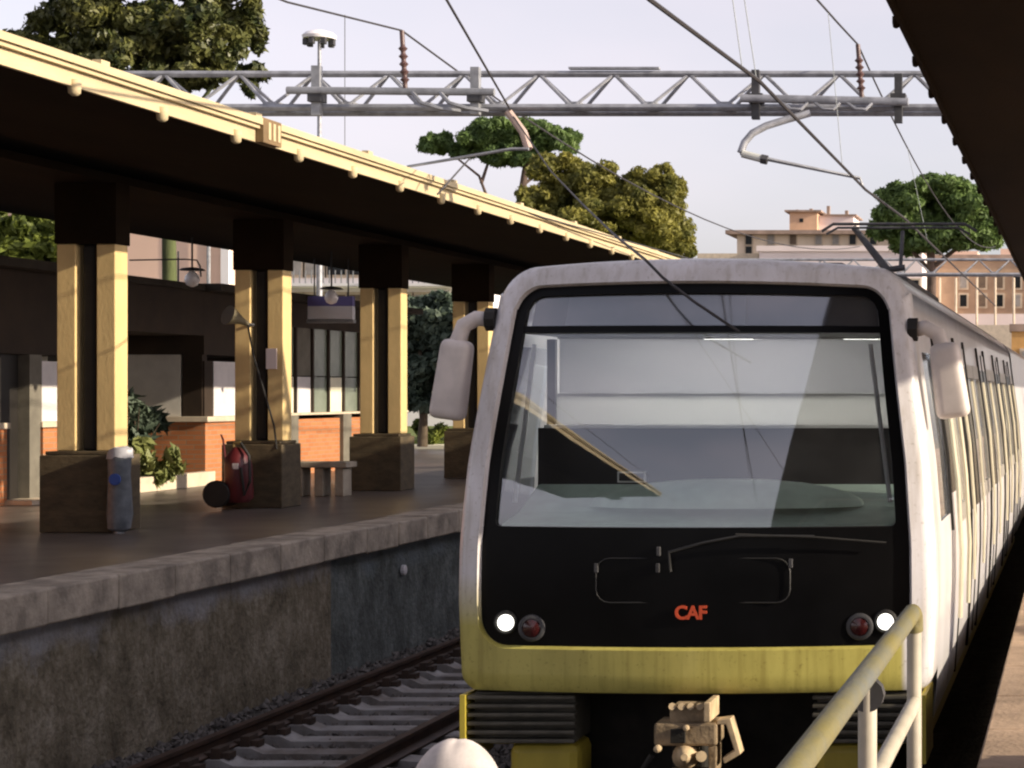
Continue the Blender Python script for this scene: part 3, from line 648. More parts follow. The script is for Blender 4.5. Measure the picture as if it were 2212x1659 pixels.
G_('collector_head', MB().tube([W(1775,500,25.8), W(1800,484,25.8), W(2085,484,25.8), W(2110,500,25.8)], .02, 8)); G_('collector_head', MB().tube([W(1785,506,25.6), W(1810,492,25.6), W(2070,492,25.6), W(2095,506,25.6)], .016, 8))

# ------------------------------------------------------------------ overhead gantries and wires
def gantry(Y, x0, x1, label, details=False):
    zt, zb = EYE+688/180, EYE+610/180
    r = empty('overhead_gantry', (x0, Y, -.3), label, 'gantry', 'overhead line gantries')
    MB().tube([(x0, Y, zt), (x1, Y, zt)], .04, 8).build('top_chord', galv, r, smooth=True)
    for s in (-1, 1): MB().tube([(x0, Y+s*.22, zb), (x1, Y+s*.22, zb)], .044, 8).build('bottom_chord', galv, r, smooth=True)
    x = x0 + .2; step = 162/FPX*24
    off = ((1165-CU)*24/FPX - x) % step; x += off - step/2
    while x < x1 - step:
        for s in (-1, 1):
            MB().tube([(x, Y+s*.22, zb), (x+step/2, Y, zt)], .022, 6).build('diagonal', galv, r, smooth=True)
            MB().tube([(x+step/2, Y, zt), (x+step, Y+s*.22, zb)], .022, 6).build('diagonal', galv, r, smooth=True)
        B('gusset', galv, r, x-.09, x+.09, Y-.20, Y+.20, zb+.03, zb+.075)
        x += step
    for xx in (x0, x1):
        MB().tube([(xx, Y, -.4), (xx, Y, zt)], .13, 10).build('mast', galv, r, smooth=True)
    return r
g1 = gantry(24.0, -14.4, 5.6, 'grey tubular lattice gantry spanning both tracks above the train')
g2 = gantry(57.5, -14.4, 5.6, 'far lattice gantry in front of the brown palace')
def G1(name, mb, mat=galv, smooth=True): return mb.build(name, mat, g1, smooth=smooth)
# hanger posts and carrier tubes
for u, v0, v1 in ((685,143,250), (1028,146,248)):
    a = W(u, v1, 23.72); b = W(u, v0, 23.72); G1('hanger_post', MB().box(a.x-.05, a.x+.05, 23.66, 23.76, a.z, b.z), greym, False)
    a = W(u, 205, 23.7); G1('hanger_clamp', MB().box(a.x-.08, a.x+.08, 23.60, 23.8, a.z-.09, a.z+.03), darksteel, False)
G1('carrier_tube', MB().tube([W(620,195,23.62), W(1068,199,23.62)], .045, 8), greym)
for u, v0, v1 in ((1633,152,258), (1941,160,266)):
    a = W(u, v1, 23.72); b = W(u+2, v0, 23.72); G1('hanger_post', MB().box(a.x-.045, a.x+.045, 23.66, 23.76, a.z, b.z), darksteel, False)
    a = W(u, 200, 23.7); G1('hanger_clamp', MB().box(a.x-.09, a.x+.09, 23.60, 23.8, a.z-.12, a.z-.02), darksteel, False)
G1('carrier_tube', MB().tube([W(1600,212,23.62), W(1962,220,23.62)], .05, 8), galv)
G1('walkway_strip', MB().box(W(1230,0,24).x, W(1425,0,24).x, 23.95, 24.05, EYE+688/180+.055, EYE+688/180+.08), galv, False)
def insulator(u0, v0, u1, v1, Y):
    a, b = W(u0, v0, Y), W(u1, v1, Y); pts, rad = [], []
    for i in range(25):
        t_ = i/24; pts.append(a.lerp(b, t_)); rad.append(.055 if (i % 3 == 1 and 4 < i < 20) else .028)
    return MB().tube(pts, rad, 10)
insm = M('brown_insulator', (0.10,0.055,0.05), 0.4, 0.3, 6)
G1('insulator', insulator(868,66,876,200,23.62), insm); G1('insulator', insulator(1853,96,1862,215,23.62), insm)
G1('drop_tube', MB().tube([W(1750,244,23.6), W(1700,258,23.55), W(1655,272,23.5), W(1625,288,23.45), W(1608,308,23.42), W(1600,330,23.4)], .045, 10), galv)
G1('registration_arm', MB().tube([W(1600,330,23.4), W(1640,340,23.4), W(1858,385,23.4), W(1866,408,23.4)], [.03,.025,.018,.014], 8), greym)
G1('arm_insulator', MB().tube([W(1603,332,23.38), W(1645,343,23.38)], .045, 8), M('pale_insulator', (0.55,0.56,0.52), 0.4, 0.1))
G1('arm_clamp', MB().tube([W(1644,343,23.38), W(1658,346,23.38)], .055, 8), darksteel)
G1('drop_tube', MB().tube([W(1098,242,23.6), W(1130,285,23.5), W(1142,322,23.45)], .05, 8), M('pinkish_tube', (0.40,0.30,0.26), 0.6, 0.2))
G1('registration_arm', MB().tube([W(1142,322,23.4), W(1105,322,23.4), W(880,360,23.4), W(875,386,23.4)], [.02,.02,.016,.014], 8), greym)
G1('arm_stay', MB().tube([W(1015,342,23.4), W(945,420,22.9)], .010, 6), darksteel)
for u in (1690, 1760, 1830): G1('cable_loop', MB().tube([W(u,222,23.6), W(u+18,235,23.55), W(u+40,236,23.55), W(u+55,222,23.6)], .02, 6), galv)
for u in (900, 960): G1('cable_loop', MB().tube([W(u-10,199,23.6), W(u+10,222,23.5), W(u+50,234,23.5), W(u+95,240,23.6)], .025, 6), greym)

wire = M('dark_wire', (0.035,0.032,0.035), 0.6, 0.2)
def wire_obj(name, pts, r, label, group='overhead wires'):
    o = MB().tube(pts, r, 6).build(name, wire, None, smooth=True); tag(o, label, 'wire', group); return o
def sag(a, b, d, n=18):
    a, b = Vector(a), Vector(b); return [a.lerp(b, i/n) - Vector((0,0,4*d*(i/n)*(1-i/n))) for i in range(n+1)]
c1 = [Vector((-2.35,-9.5,5.2)), Vector((-2.62,12.2,5.10)), Vector((-2.46,15.4,5.10)), W(1870,410,23.4), Vector((-2.25,25.8,4.95)), Vector((-2.4,57.5,5.2))]
wire_obj('contact_wire', c1, .016, 'dark contact wire running above the train towards the raised pantograph')
m0 = W(1853,96,23.62)
ms = sag((-2.9,-9.5,7.0), m0, .45)[:-1] + sag(m0, (-2.4,57.5,6.9), .75)
wire_obj('messenger_wire', ms, .012, 'thin wire over the right insulator post of the gantry')
m1 = W(868,66,23.62)
wire_obj('messenger_wire', [Vector((-9.6,-9.5,7.0)), Vector((-9.0,8,6.55)), Vector((-8.31,21,6.80)), m1] + sag(m1, (-6.3,57.5,6.9), .9)[1:], .012, 'thin wire over the left insulator post of the gantry')
wire_obj('contact_wire', [Vector((-7.5,-9.5,5.2)), W(875,386,23.4), Vector((-6.2,57.5,5.15))], .011, 'contact wire running along the left canopy edge')
s0, s1, s2 = Vector((0,-9.5,6.3)), W(965,0,17), W(1104,240,23.7)
wire_obj('feeder_cable', [s0, s1, s2], .013, 'cable rising from the left gantry post to the top edge')
pth = [W(1108,250,23.6), W(1190,370,20.5), W(1262,445,17.5), W(1330,510,13.4), W(1395,562,11.98), W(1432,600,11.92), W(1500,652,11.90), W(1597,717,11.93)]
wire_obj('slack_cable', pth, .009, 'slack dark cable sagging across the train front below the roof')
def mess_z(Y): 
    best = min(range(len(ms)-1), key=lambda i: abs((ms[i].y+ms[i+1].y)/2-Y)); a, b = ms[best], ms[best+1]; t_ = (Y-a.y)/(b.y-a.y); return a.lerp(b, max(0, min(1, t_)))
k = 0
for Y, lb in ((14.8, 'left one of the twin fine droppers above the contact wire'), (15.3, 'right one of the twin fine droppers above the contact wire'), (21.0, 'single fine dropper ending above the bent registration arm'), (30.0, 'faint fine dropper just left of the round pine')):
    z = np.interp(Y, [p.y for p in c1], [p.z for p in c1]); x = np.interp(Y, [p.y for p in c1], [p.x for p in c1]); t_ = mess_z(Y)
    o = MB().tube([(x, Y, z), t_], .004, 5).build('dropper_wire', M('pale_dropper', (0.35,0.38,0.38), 0.6, 0.1), None); tag(o, lb, 'wire', 'dropper wires of the right track')
o = MB().tube([W(745,345,27), W(745,32,23)], .005, 5).build('dropper_wire', MATS['pale_dropper'], None); tag(o, 'fine vertical wire left of the floodlight mast foot', 'wire')

# floodlight mast
fm = empty('floodlight_mast', W(690, 0, 70), 'tall mast with a white ring of floodlights behind the left canopy', 'light mast'); fm.location.z = -.4
fx, fz = W(690, 78, 70).x, W(690, 78, 70).z
MB().tube([(fx,70,-.4),(fx,70,fz)], [.13,.06], 10).build('pole', galv, fm, smooth=True)
MB().lathe((fx,70,fz), [(.1,-.12),(.55,-.10),(.58,.0),(.45,.12),(.1,.22)], 24).build('crown_ring', M('white_lamp_ring',(0.8,0.78,0.8),0.5,0.05), fm, smooth=True)
for k in range(7):
    a = 2*math.pi*k/7; MB().box(fx+.45*math.cos(a)-.09, fx+.45*math.cos(a)+.09, 70+.45*math.sin(a)-.09, 70+.45*math.sin(a)+.09, fz-.34, fz-.125).build('floodlight', darksteel, fm, bevel=.02)

# ------------------------------------------------------------------ station building behind the left platform
def brick_mat(name, c1, c2, mortar, sc=1.0):
    m = bpy.data.materials.new(name); m.use_nodes = True; N = m.node_tree.nodes; L = m.node_tree.links; p = N['Principled BSDF']; p.inputs['Roughness'].default_value = .9
    geo = N.new('ShaderNodeNewGeometry'); sx = N.new('ShaderNodeSeparateXYZ'); L.new(geo.outputs['Position'], sx.inputs[0])
    ad = N.new('ShaderNodeMath'); L.new(sx.outputs['X'], ad.inputs[0]); L.new(sx.outputs['Y'], ad.inputs[1])
    cx = N.new('ShaderNodeCombineXYZ'); L.new(ad.outputs[0], cx.inputs['X']); L.new(sx.outputs['Z'], cx.inputs['Y'])
    bt = N.new('ShaderNodeTexBrick'); bt.inputs['Scale'].default_value = sc; bt.inputs['Brick Width'].default_value = .25; bt.inputs['Row Height'].default_value = .075; bt.inputs['Mortar Size'].default_value = .008
    bt.inputs['Color1'].default_value = (*c1,1); bt.inputs['Color2'].default_value = (*c2,1); bt.inputs['Mortar'].default_value = (*mortar,1)
    L.new(cx.outputs[0], bt.inputs['Vector']); L.new(bt.outputs['Color'], p.inputs['Base Color'])
    bp = N.new('ShaderNodeBump'); bp.inputs['Strength'].default_value = .5; bp.inputs['Distance'].default_value = .01; bp.invert = True; L.new(bt.outputs['Fac'], bp.inputs['Height']); L.new(bp.outputs['Normal'], p.inputs['Normal'])
    return m
brick = brick_mat('orange_brick', (0.44,0.155,0.055), (0.52,0.20,0.08), (0.34,0.22,0.14))
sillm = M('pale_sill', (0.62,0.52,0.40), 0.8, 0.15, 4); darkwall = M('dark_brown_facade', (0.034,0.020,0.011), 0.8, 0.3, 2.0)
greypil = M('grey_pilaster', (0.17,0.155,0.125), 0.8, 0.2, 4); curtain = M('pale_blind', (0.70,0.66,0.66), 0.7, 0.1, 3.0); greenish = M('green_grey_glass', (0.20,0.23,0.18), 0.25, 0.2, 2.0, coat=0.2); cream = M('cream_panel', (0.78,0.74,0.58), 0.7, 0.08)
BX = -13.8; SZ = 2.28; RZ = 4.42
sb = empty('station_building', (BX, 30, PL), 'low brown station building with brick base and pale window panels behind the piers', 'building')
def S(name, mat, *b, bevel=0): return B(name, mat, sb, *b, bevel=bevel)
# block A (near)
S('brick_base', brick, BX-.3, BX, 15.0, 25.75, PL, SZ-.05); S('brick_base', brick, BX-.3, BX, 26.65, 27.9, PL, SZ-.05)
S('window_sill', sillm, BX-.3, BX+.05, 15.0, 25.75, SZ-.046, SZ+.03, bevel=.008); S('window_sill', sillm, BX-.3, BX+.05, 26.55, 27.9, SZ-.046, SZ+.03, bevel=.008)
S('door_leaf', M('black_door', (0.018,0.015,0.013), .5), BX-.3, BX-.12, 25.80, 26.25, PL+.02, 4.0)
S('door_post', greypil, BX-.3, BX+.02, 26.27, 26.54, PL, 3.2)
S('window_panel', greypil, BX-.3, BX-.06, 15.0, 25.72, SZ+.034, 3.15); 
S('window_panel', curtain, BX-.3, BX-.03, 26.62, 27.35, SZ+.034, 3.12); S('window_frame', greypil, BX-.3, BX+.0, 26.545, 26.62, SZ+.034, 3.2); S('window_frame', greypil, BX-.3, BX+.0, 27.35, 27.9, SZ+.034, 3.2)
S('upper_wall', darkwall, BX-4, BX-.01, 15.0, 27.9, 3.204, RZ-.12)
S('door_step', sillm, BX-.1, BX+.35, 25.7, 26.6, PL, PL+.06)
# recess with planter
S('recess_wall', M('grey_green_wall', (0.34,0.33,0.27), .8, .25, 2.0), -16.3, -16.0, 27.9, 31.6, PL, RZ-.12)
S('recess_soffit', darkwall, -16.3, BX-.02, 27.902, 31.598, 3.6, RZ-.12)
# block B
S('brick_base', brick, -16.0, BX, 31.6, 34.75, PL, SZ-.05); S('brick_base', brick, BX-.3, BX-.05, 34.75, 41.0, PL, SZ-.05)
S('window_sill', sillm, -16.0, BX+.06, 31.55, 34.75, SZ-.046, SZ+.04, bevel=.008)
for (y0, y1, mt) in ((31.64, 31.95, darkwall), (31.98, 33.0, curtain), (33.04, 33.1, greypil), (33.14, 34.7, curtain)):
    S('window_panel', mt, BX-.3, BX-.03, y0, y1, SZ+.044, 3.2)
for (x0, x1, mt) in ((-16.0, -15.35, greypil), (-15.32, -15.1, darkwall), (-15.07, -14.2, M('shaded_blind', (0.66,0.63,0.58), .7, .1)), (-14.17, -13.86, darkwall)):
    S('window_panel', mt, x0, x1, 31.62, 31.8, SZ+.044, 3.3)
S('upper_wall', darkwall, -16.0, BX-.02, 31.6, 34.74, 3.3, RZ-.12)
for y0 in (34.76, 37.32): S('pilaster', greypil, BX-.3, BX+.08, y0, y0+.42, PL, SZ+.02)
S('brick_panel', brick, BX-.3, BX+.02, 35.2, 37.3, PL, SZ-.05); S('brick_panel', brick, BX-.3, BX+.02, 37.76, 39.2, PL, SZ-.05)
S('window_sill', sillm, BX-.3, BX+.06, 34.77, 41, SZ+.022, SZ+.06)
pan = [(34.8, 35.2, cream), (35.3, 35.98, curtain), (36.08, 36.75, greenish), (36.83, 37.5, cream), (37.58, 38.3, greenish), (38.36, 39.0, cream), (39.06, 39.8, greenish), (39.9, 40.6, cream)]
for y0, y1, mt in pan:
    S('glazed_panel', mt, BX-.2, BX-.02, y0, y1, SZ+.064, 2.98); S('upper_pane', greenish if mt is not curtain else greypil, BX-.2, BX-.02, y0, y1, 3.0, 3.85)
    S('mullion', darkwall, BX-.2, BX+.02, y1+.002, y1+.075, SZ+.064, 3.85)
S('upper_wall', darkwall, BX-3, BX-.03, 34.75, 41.0, 3.852, RZ-.12); S('back_wall', darkwall, BX-3.2, BX-.35, 34.75, 41.0, PL, 3.85)
S('notice', M('white_notice', (0.85,0.85,0.83), .6, .03), BX-.018, BX-.005, 35.42, 35.86, SZ+.12, 2.75)
for y0, y1 in ((15.0, 27.95), (31.5, 41.2)): S('roof_slab', M('roof_slab_dark', (0.05,0.04,0.03), .9), BX-4.5, BX+.3, y0, y1, RZ-.118, RZ)
S('roof_slab', MATS['roof_slab_dark'], BX-4.5, BX+.05, 27.96, 31.49, RZ-.118, RZ-.02)
# planter
pl_ = empty('planter', (-14.6, 29.9, PL), 'low pale stone planter in the recess of the station building', 'planter')
B('kerb', sillm, pl_, -15.9, -13.55, 28.6, 28.78, PL, PL+.22, bevel=.01); B('kerb', sillm, pl_, -13.72, -13.55, 28.79, 31.4, PL, PL+.22, bevel=.01); B('soil', M('planter_soil', (0.06,0.04,0.025), .95, .4), pl_, -15.9, -13.73, 28.79, 31.4, PL, PL+.17)

# ------------------------------------------------------------------ foliage
def leaves(name, clumps, n, size, mat, parent, seed, aspect=1.7, shell=.28, up=0.0, jit=.25):
    rr = np.random.RandomState(seed); c = np.array([k[:3] for k in clumps], float); r = np.array([k[3:6] for k in clumps], float)
    wt = (r.prod(1))**(2/3); wt /= wt.sum(); idx = rr.choice(len(clumps), n, p=wt)
    d = rr.normal(size=(n,3)); d /= np.linalg.norm(d, axis=1)[:,None]
    rad = 1 - np.abs(rr.normal(size=n))*shell; rad = np.clip(rad, .05, 1.08)
    P = c[idx] + d*rad[:,None]*r[idx]
    nrm = d + rr.normal(size=(n,3))*.65 + np.array([0,0,up]); nrm /= np.linalg.norm(nrm, axis=1)[:,None]
    a = np.cross(nrm, rr.normal(size=(n,3))); a /= np.linalg.norm(a, axis=1)[:,None]; b = np.cross(nrm, a)
    s = size*rr.uniform(1-jit*1.6, 1+jit*1.6, n)[:,None]
    tip = nrm*s*.18
    V = np.stack([P - a*s*aspect*.5, P + b*s*.38 + tip, P + a*s*aspect*.5, P - b*s*.38 + tip], 1).reshape(-1,3)
    m = bpy.data.meshes.new(name); m.vertices.add(4*n); m.vertices.foreach_set('co', V.ravel())
    m.loops.add(4*n); m.loops.foreach_set('vertex_index', np.arange(4*n, dtype=np.int32)); m.polygons.add(n); m.polygons.foreach_set('loop_start', np.arange(0,4*n,4, dtype=np.int32)); m.polygons.foreach_set('loop_total', np.full(n,4, dtype=np.int32))
    m.update(); m.validate(); m.materials.append(mat)
    o = bpy.data.objects.new(name, m); COL.objects.link(o)
    if parent: o.parent = parent; o.matrix_parent_inverse = Matrix.Translation(parent.location).inverted()
    return o
def sub(main, k, lo, hi, seed, zmin=-1.0, flat=1.0):
    """break big ellipsoids into smaller clumps spread over them"""
    rr = np.random.RandomState(seed); out = []
    for (x,y,z,rx,ry,rz) in main:
        i = 0
        while i < k:
            d = rr.normal(size=3); d /= np.linalg.norm(d)
            if d[2] < zmin: continue
            q = rr.uniform(.45,.98); s = rr.uniform(lo,hi); out.append((x+d[0]*rx*q, y+d[1]*ry*q, z+d[2]*rz*q, rx*s, ry*s, max(rz*s, rx*s*.5)*flat)); i += 1
    return out
bark = M('brown_bark', (0.10,0.075,0.05), .95, .4, 4.0, bump=.6, bscale=15, stretch=(1,1,.3)); mossbark = M('mossy_bark', (0.07,0.085,0.03), .95, .35, 4.0, bump=.6, bscale=15, stretch=(1,1,.3)); pinebark = M('pine_bark', (0.11,0.075,0.06), .95, .4, 2.0, bump=.6, bscale=8)
def trunk(parent, segs, mat):
    for pts, r0, r1 in segs:
        n_ = len(pts); MB().tube(pts, [r0+(r1-r0)*i/(n_-1) for i in range(n_)], 9).build('trunk' if r0 > .12 else 'limb', mat, parent, smooth=True)

lm1 = leafmat('magnolia_leaf', (0.024,0.040,0.014), (0.17,0.17,0.05), 1.6, .15, .4)
Y = 48.0; c = W(335, 40, Y)
t = empty('broadleaf_tree', (W(367,0,Y).x, Y, -.4), 'large dark leafy tree above the left canopy at the top left', 'tree')
tx = W(367,0,Y).x; trunk(t, [([(tx,Y,-.4),(tx,Y,5),(tx-.05,Y,8.5),(c.x,Y,c.z)], .21, .10), ([(tx,Y,8.2),(W(200,60,Y).x,Y-.5,10.5)], .09, .04), ([(tx,Y,8.6),(W(480,120,Y).x,Y,10.4)], .09, .03), ([(tx,Y,9),(W(420,0,Y).x,Y+.6,12.2)], .09, .03)], mossbark)
main = []
for u, v, w_, h_ in ((20,-60,150,170),(120,60,140,120),(230,20,150,140),(330,120,130,80),(400,-20,130,130),(470,60,70,90),(430,170,110,50),(300,-100,220,120),(500,150,60,60),(545,195,30,25),(190,150,120,60),(60,120,120,60),(300,50,170,120),(380,80,150,110),(450,100,120,90),(260,130,140,70),(350,170,130,60),(500,30,70,110),(420,-70,160,100)):
    q = W(u, v, Y); main.append((q.x, Y + rnd.uniform(-1.2,1.2), q.z, w_/FPX*Y*.58, w_/FPX*Y*.58, h_/FPX*Y*.58))
leaves('crown', sub(main, 18, .22, .46, 5), 110000, .11, lm1, t, 11, 1.9, .6)

lm2 = leafmat('pine_needles', (0.06,0.105,0.036), (0.19,0.28,0.08), 1.0, .35)
def pine(Y, parts, label, segs, seed, n):
    t = empty('stone_pine', (W(segs[0][0][0][0],0,Y).x, Y, -.4), label, 'tree', 'umbrella pines')
    for pts, r0, r1 in segs: trunk(t, [([W(u, v, Y + dy) for u, v, dy in pts], r0, r1)], pinebark)
    main = []
    for u, v, w_, h_ in parts:
        q = W(u, v, Y); main.append((q.x, Y, q.z, w_/FPX*Y*.5, w_/FPX*Y*.5, h_/FPX*Y*.5))
    leaves('crown', sub(main, 36, .20, .40, seed, -.35, 1.15), n*4, .17, lm2, t, seed, 2.4, .45, .4)
pine(120, [(945,316,80,52),(1060,300,130,80),(1000,330,60,40),(1130,290,140,60),(1195,310,110,70),(1090,340,110,60),(1235,300,40,36),(1150,345,90,50)], 'open umbrella pine above the middle of the left canopy', [([(1128,900,0),(1126,430,0),(1134,370,0),(1150,310,0)], .30, .14), ([(1128,470,0),(1050,420,-1),(1035,380,-1),(985,340,-1)], .12, .06), ([(1040,395,-1),(1055,350,0),(1070,320,0)], .11, .05), ([(1130,400,0),(1180,360,1),(1200,330,1)], .1, .05)], 21, 17000)
pine(100, [(1940,470,130,110),(2010,440,200,110),(2090,460,140,110),(2130,500,90,80),(1985,500,160,80),(2060,510,150,80),(1915,500,70,60),(2105,525,110,60),(2000,530,130,50)], 'dense round umbrella pine beside the right canopy', [([(2010,900,0),(2012,600,0),(2010,540,0),(2005,480,0)], .28, .16), ([(2012,590,0),(1965,535,0),(1945,500,0)], .13, .06), ([(2012,580,0),(2075,530,0),(2095,500,0)], .13, .06)], 22, 22000)
lm3 = leafmat('golden_leaf', (0.085,0.098,0.026), (0.36,0.33,0.075), .7, .42)
Y = 80.0
t = empty('golden_tree', (W(1300,0,Y).x, Y, -.4), 'golden green leafy tree behind the end of the left canopy', 'tree')
trunk(t, [([W(1300,900,Y), W(1300,600,Y), W(1295,500,Y), W(1290,420,Y)], .3, .12), ([W(1298,560,Y), W(1380,470,Y)], .12, .05), ([W(1298,540,Y), W(1200,430,Y)], .12, .05)], bark)
main = []
for u, v, w_, h_ in ((1210,375,140,100),(1165,440,100,90),(1280,410,180,130),(1350,430,160,130),(1400,480,160,130),(1440,520,120,80),(1435,400,90,90),(1455,455,50,70),(1290,490,220,100),(1470,545,70,40),(1180,480,100,60)):
    q = W(u, v, Y); main.append((q.x, Y + rnd.uniform(-1,1), q.z, w_/FPX*Y*.5, w_/FPX*Y*.55, h_/FPX*Y*.5))
leaves('crown', sub(main, 34, .16, .42, 8), 110000, .125, lm3, t, 31, 1.8, .5)
lm4 = leafmat('bright_green_leaf', (0.045,0.070,0.012), (0.21,0.25,0.045), 1.4, .25)
Y = 46.0
t = empty('bushy_tree', (W(40,0,Y).x, Y, -.4), 'bright green bushy tree seen under the left canopy roof', 'tree')
trunk(t, [([W(40,1000,Y), W(42,700,Y), W(50,520,Y)], .2, .1)], bark)
main = [(W(u,v,Y).x, Y, W(u,v,Y).z, w_/FPX*Y*.5, w_/FPX*Y*.5, h_/FPX*Y*.5) for u,v,w_,h_ in ((-40,500,150,150),(60,510,150,130),(130,520,140,130),(0,560,180,90),(110,570,160,80))]
leaves('crown', sub(main, 16, .25, .42, 9), 9000, .16, lm4, t, 41, 1.7, .3)
lm5 = leafmat('dark_cypress_leaf', (0.03,0.05,0.036), (0.13,0.17,0.12), 1.4, .15)
Y = 50.0
t = empty('dark_shrub_tree', (W(915,0,Y).x, Y, PL), 'dark green tree beyond the platform between the third and fourth piers', 'tree')
trunk(t, [([W(912,965,Y), W(915,900,Y), W(905,800,Y), W(910,740,Y)], .13, .05)], bark)
main = [(W(u,v,Y).x, Y, W(u,v,Y).z, w_/FPX*Y*.5, w_/FPX*Y*.5, h_/FPX*Y*.5) for u,v,w_,h_ in ((915,690,110,70),(940,740,100,80),(890,760,70,60),(935,810,110,90),(890,850,70,60),(930,870,90,50),(960,800,90,120),(1000,760,110,160),(900,700,100,90),(960,700,120,80),(900,810,100,80),(920,650,120,50))]
leaves('crown', sub(main, 12, .28, .5, 10), 16000, .15, lm5, t, 51, 1.6, .45)
t = empty('garden_bush', (W(925,0,52).x, 52, PL), 'small bright bush on the lawn past the station building', 'bush')
leaves('foliage', sub([(W(925,930,52).x, 52, W(925,930,52).z, .35, .35, .35)], 12, .3, .5, 3), 900, .12, lm4, t, 61)
# planter shrub and plants
Y = 30.0; pxx = W(300,900,Y)
t = empty('potted_shrub', (W(292,0,Y).x, Y, PL+.17), 'dark spiky shrub in the planter behind the nearest pier', 'shrub')
for k in range(7):
    a = W(292,1010,Y); b = W(rnd.uniform(268,345), rnd.uniform(850,960), Y+rnd.uniform(-.3,.3)); MB().tube([a, a.lerp(b,.5)+Vector((0,0,.05)), b], [.014,.01,.006], 5).build('stem', bark, t)
leaves('foliage', [(W(u,v,Y).x, Y+rnd.uniform(-.2,.2), W(u,v,Y).z, .12,.12,.13) for u,v in ((290,870),(300,900),(285,930),(325,910),(310,945),(280,960),(295,890))], 380, .13, lm5, t, 71, 2.6, .5)
t = empty('leafy_plant', (W(345,0,29.4).x, 29.4, PL+.17), 'pale green low plants growing along the planter', 'plant')
leaves('foliage', [(W(u,v,29.4).x, 29.4+rnd.uniform(-.2,.2), W(u,v,29.4).z, .13,.13,.11) for u,v in ((305,985),(318,1000),(335,1015),(350,1022),(372,1010),(370,985),(300,1025),(325,1030),(345,1030),(302,960))], 520, .11, leafmat('pale_green_leaf', (0.10,0.13,0.04), (0.36,0.38,0.14), 4.0, .2), t, 72, 2.0, .5)

# garden beyond the platform end
lawnm = M('lawn', (0.12,0.16,0.025), .95, .4, 3.0, bump=.8, bscale=20); 
g = MB().box(-60, -12.6, 52.5, 110, PL-.2, PL+.03).build('lawn', lawnm); tag(g, 'sunlit lawn beyond the station building', kind='structure')
g = MB().box(-60, -12.3, 51.6, 52.4, PL-.2, PL+.10).build('garden_kerb', cream, bevel=.02); tag(g, 'pale kerb in front of the lawn', kind='structure')
def blades(name, x0,x1,y0,y1,z,n,seed):
    rr = np.random.RandomState(seed); P = np.stack([rr.uniform(x0,x1,n), rr.uniform(y0,y1,n), np.full(n,z)],1); a = rr.uniform(0,6.28,n); d = np.stack([np.cos(a),np.sin(a),np.zeros(n)],1)*.012; tp = np.stack([rr.normal(0,.03,n),rr.normal(0,.03,n),rr.uniform(.06,.15,n)],1)
    V = np.stack([P-d,P+d,P+tp],1).reshape(-1,3); m = bpy.data.meshes.new(name); m.from_pydata(V.tolist(),[],[(3*i,3*i+1,3*i+2) for i in range(n)]); m.materials.append(lm4); o = bpy.data.objects.new(name,m); COL.objects.link(o); return o
tag(blades('lawn_grass', -19, -14, 52.6, 60, PL+.03, 5000, 4), 'short grass on the lawn past the building', 'grass', kind='stuff')

# ------------------------------------------------------------------ houses in the background
def house(name, label, x0, x1, y0, y1, z1, wall, roof, rows, wcol, front=True, right=True, ws=(1.1,1.7), z0=-.4, eave=.4, seed=1, parap=False):
    h = empty(name, ((x0+x1)/2, y0, z0), label, 'building')
    B('wall', wall, h, x0, x1, y0, y1, z0, z1)
    B('roof', roof, h, x0-eave, x1+eave, y0-eave, y1+eave, z1, z1+.35)
    for zr in rows:
        for fx in wcol:
            x = x0 + fx*(x1-x0)
            f = B('window', M('stone_surround', (0.55,0.45,0.34), .8, .1), h, x-ws[0]/2-.12, x+ws[0]/2+.12, y0-.10, y0, zr-.12, zr+ws[1]+.12)
            o = MB().box(x-ws[0]/2, x+ws[0]/2, y0-.14, y0-.102, zr, zr+ws[1]).build('pane', rnd.choice([wind, wind, M('brown_shutter', (0.14,0.10,0.07), .8, .2), M('pale_curtain_pane', (0.30,0.28,0.26), .6, .2)]), None); o.parent = f
        if right:
            y = y0 + 2.0
            while y < y1 - 1.5:
                f = B('window', MATS['stone_surround'], h, x1, x1+.10, y-ws[0]/2-.12, y+ws[0]/2+.12, zr-.12, zr+ws[1]+.12)
                o = MB().box(x1+.102, x1+.14, y-ws[0]/2, y+ws[0]/2, zr, zr+ws[1]).build('pane', wind, None); o.parent = f
                y += 3.2
    return h
tile = M('terracotta_roof', (0.34,0.25,0.20), .9, .3, 1.0); peach = M('peach_plaster', (0.80,0.56,0.44), .9, .08, .3); wplaster = M('white_plaster', (0.85,0.82,0.82), .9, .06, .3); ochrep = M('ochre_plaster', (0.72,0.60,0.47), .9, .15, .4); brownp = M('brown_plaster', (0.44,0.31,0.21), .9, .2, .4); pinkp = M('pinkish_white_plaster', (0.80,0.70,0.68), .9, .06, .3)
Y = 62; x1 = W(490,0,Y).x
h = house('peach_building', 'peach plastered block seen under the left canopy', x1-14, x1, Y, Y+1.6, 9.2, peach, tile, [], [], seed=2, right=False)
B('corner_strip', wplaster, h, x1-.15, x1+.1, Y-.1, Y-.002, -.4, 9.1); MB().tube([(x1-.5, Y-.15, -.4), (x1-.5, Y-.15, 9)], .06, 8).build('drain_pipe', greym, h)
B('string_course', wplaster, h, x1-13.8, x1-.2, Y-.12, Y-.003, 5.55, 5.85)
Y = 85; xa, xb = W(560,0,Y).x, W(1010,0,Y).x
h = house('white_apartment_block', 'white apartment block with rows of windows seen between the piers', xa, xb, Y, Y+14, 10.4, wplaster, tile, [3.4, 5.6, 7.7], [.06+.105*i for i in range(9)], right=False, ws=(.75,1.25))
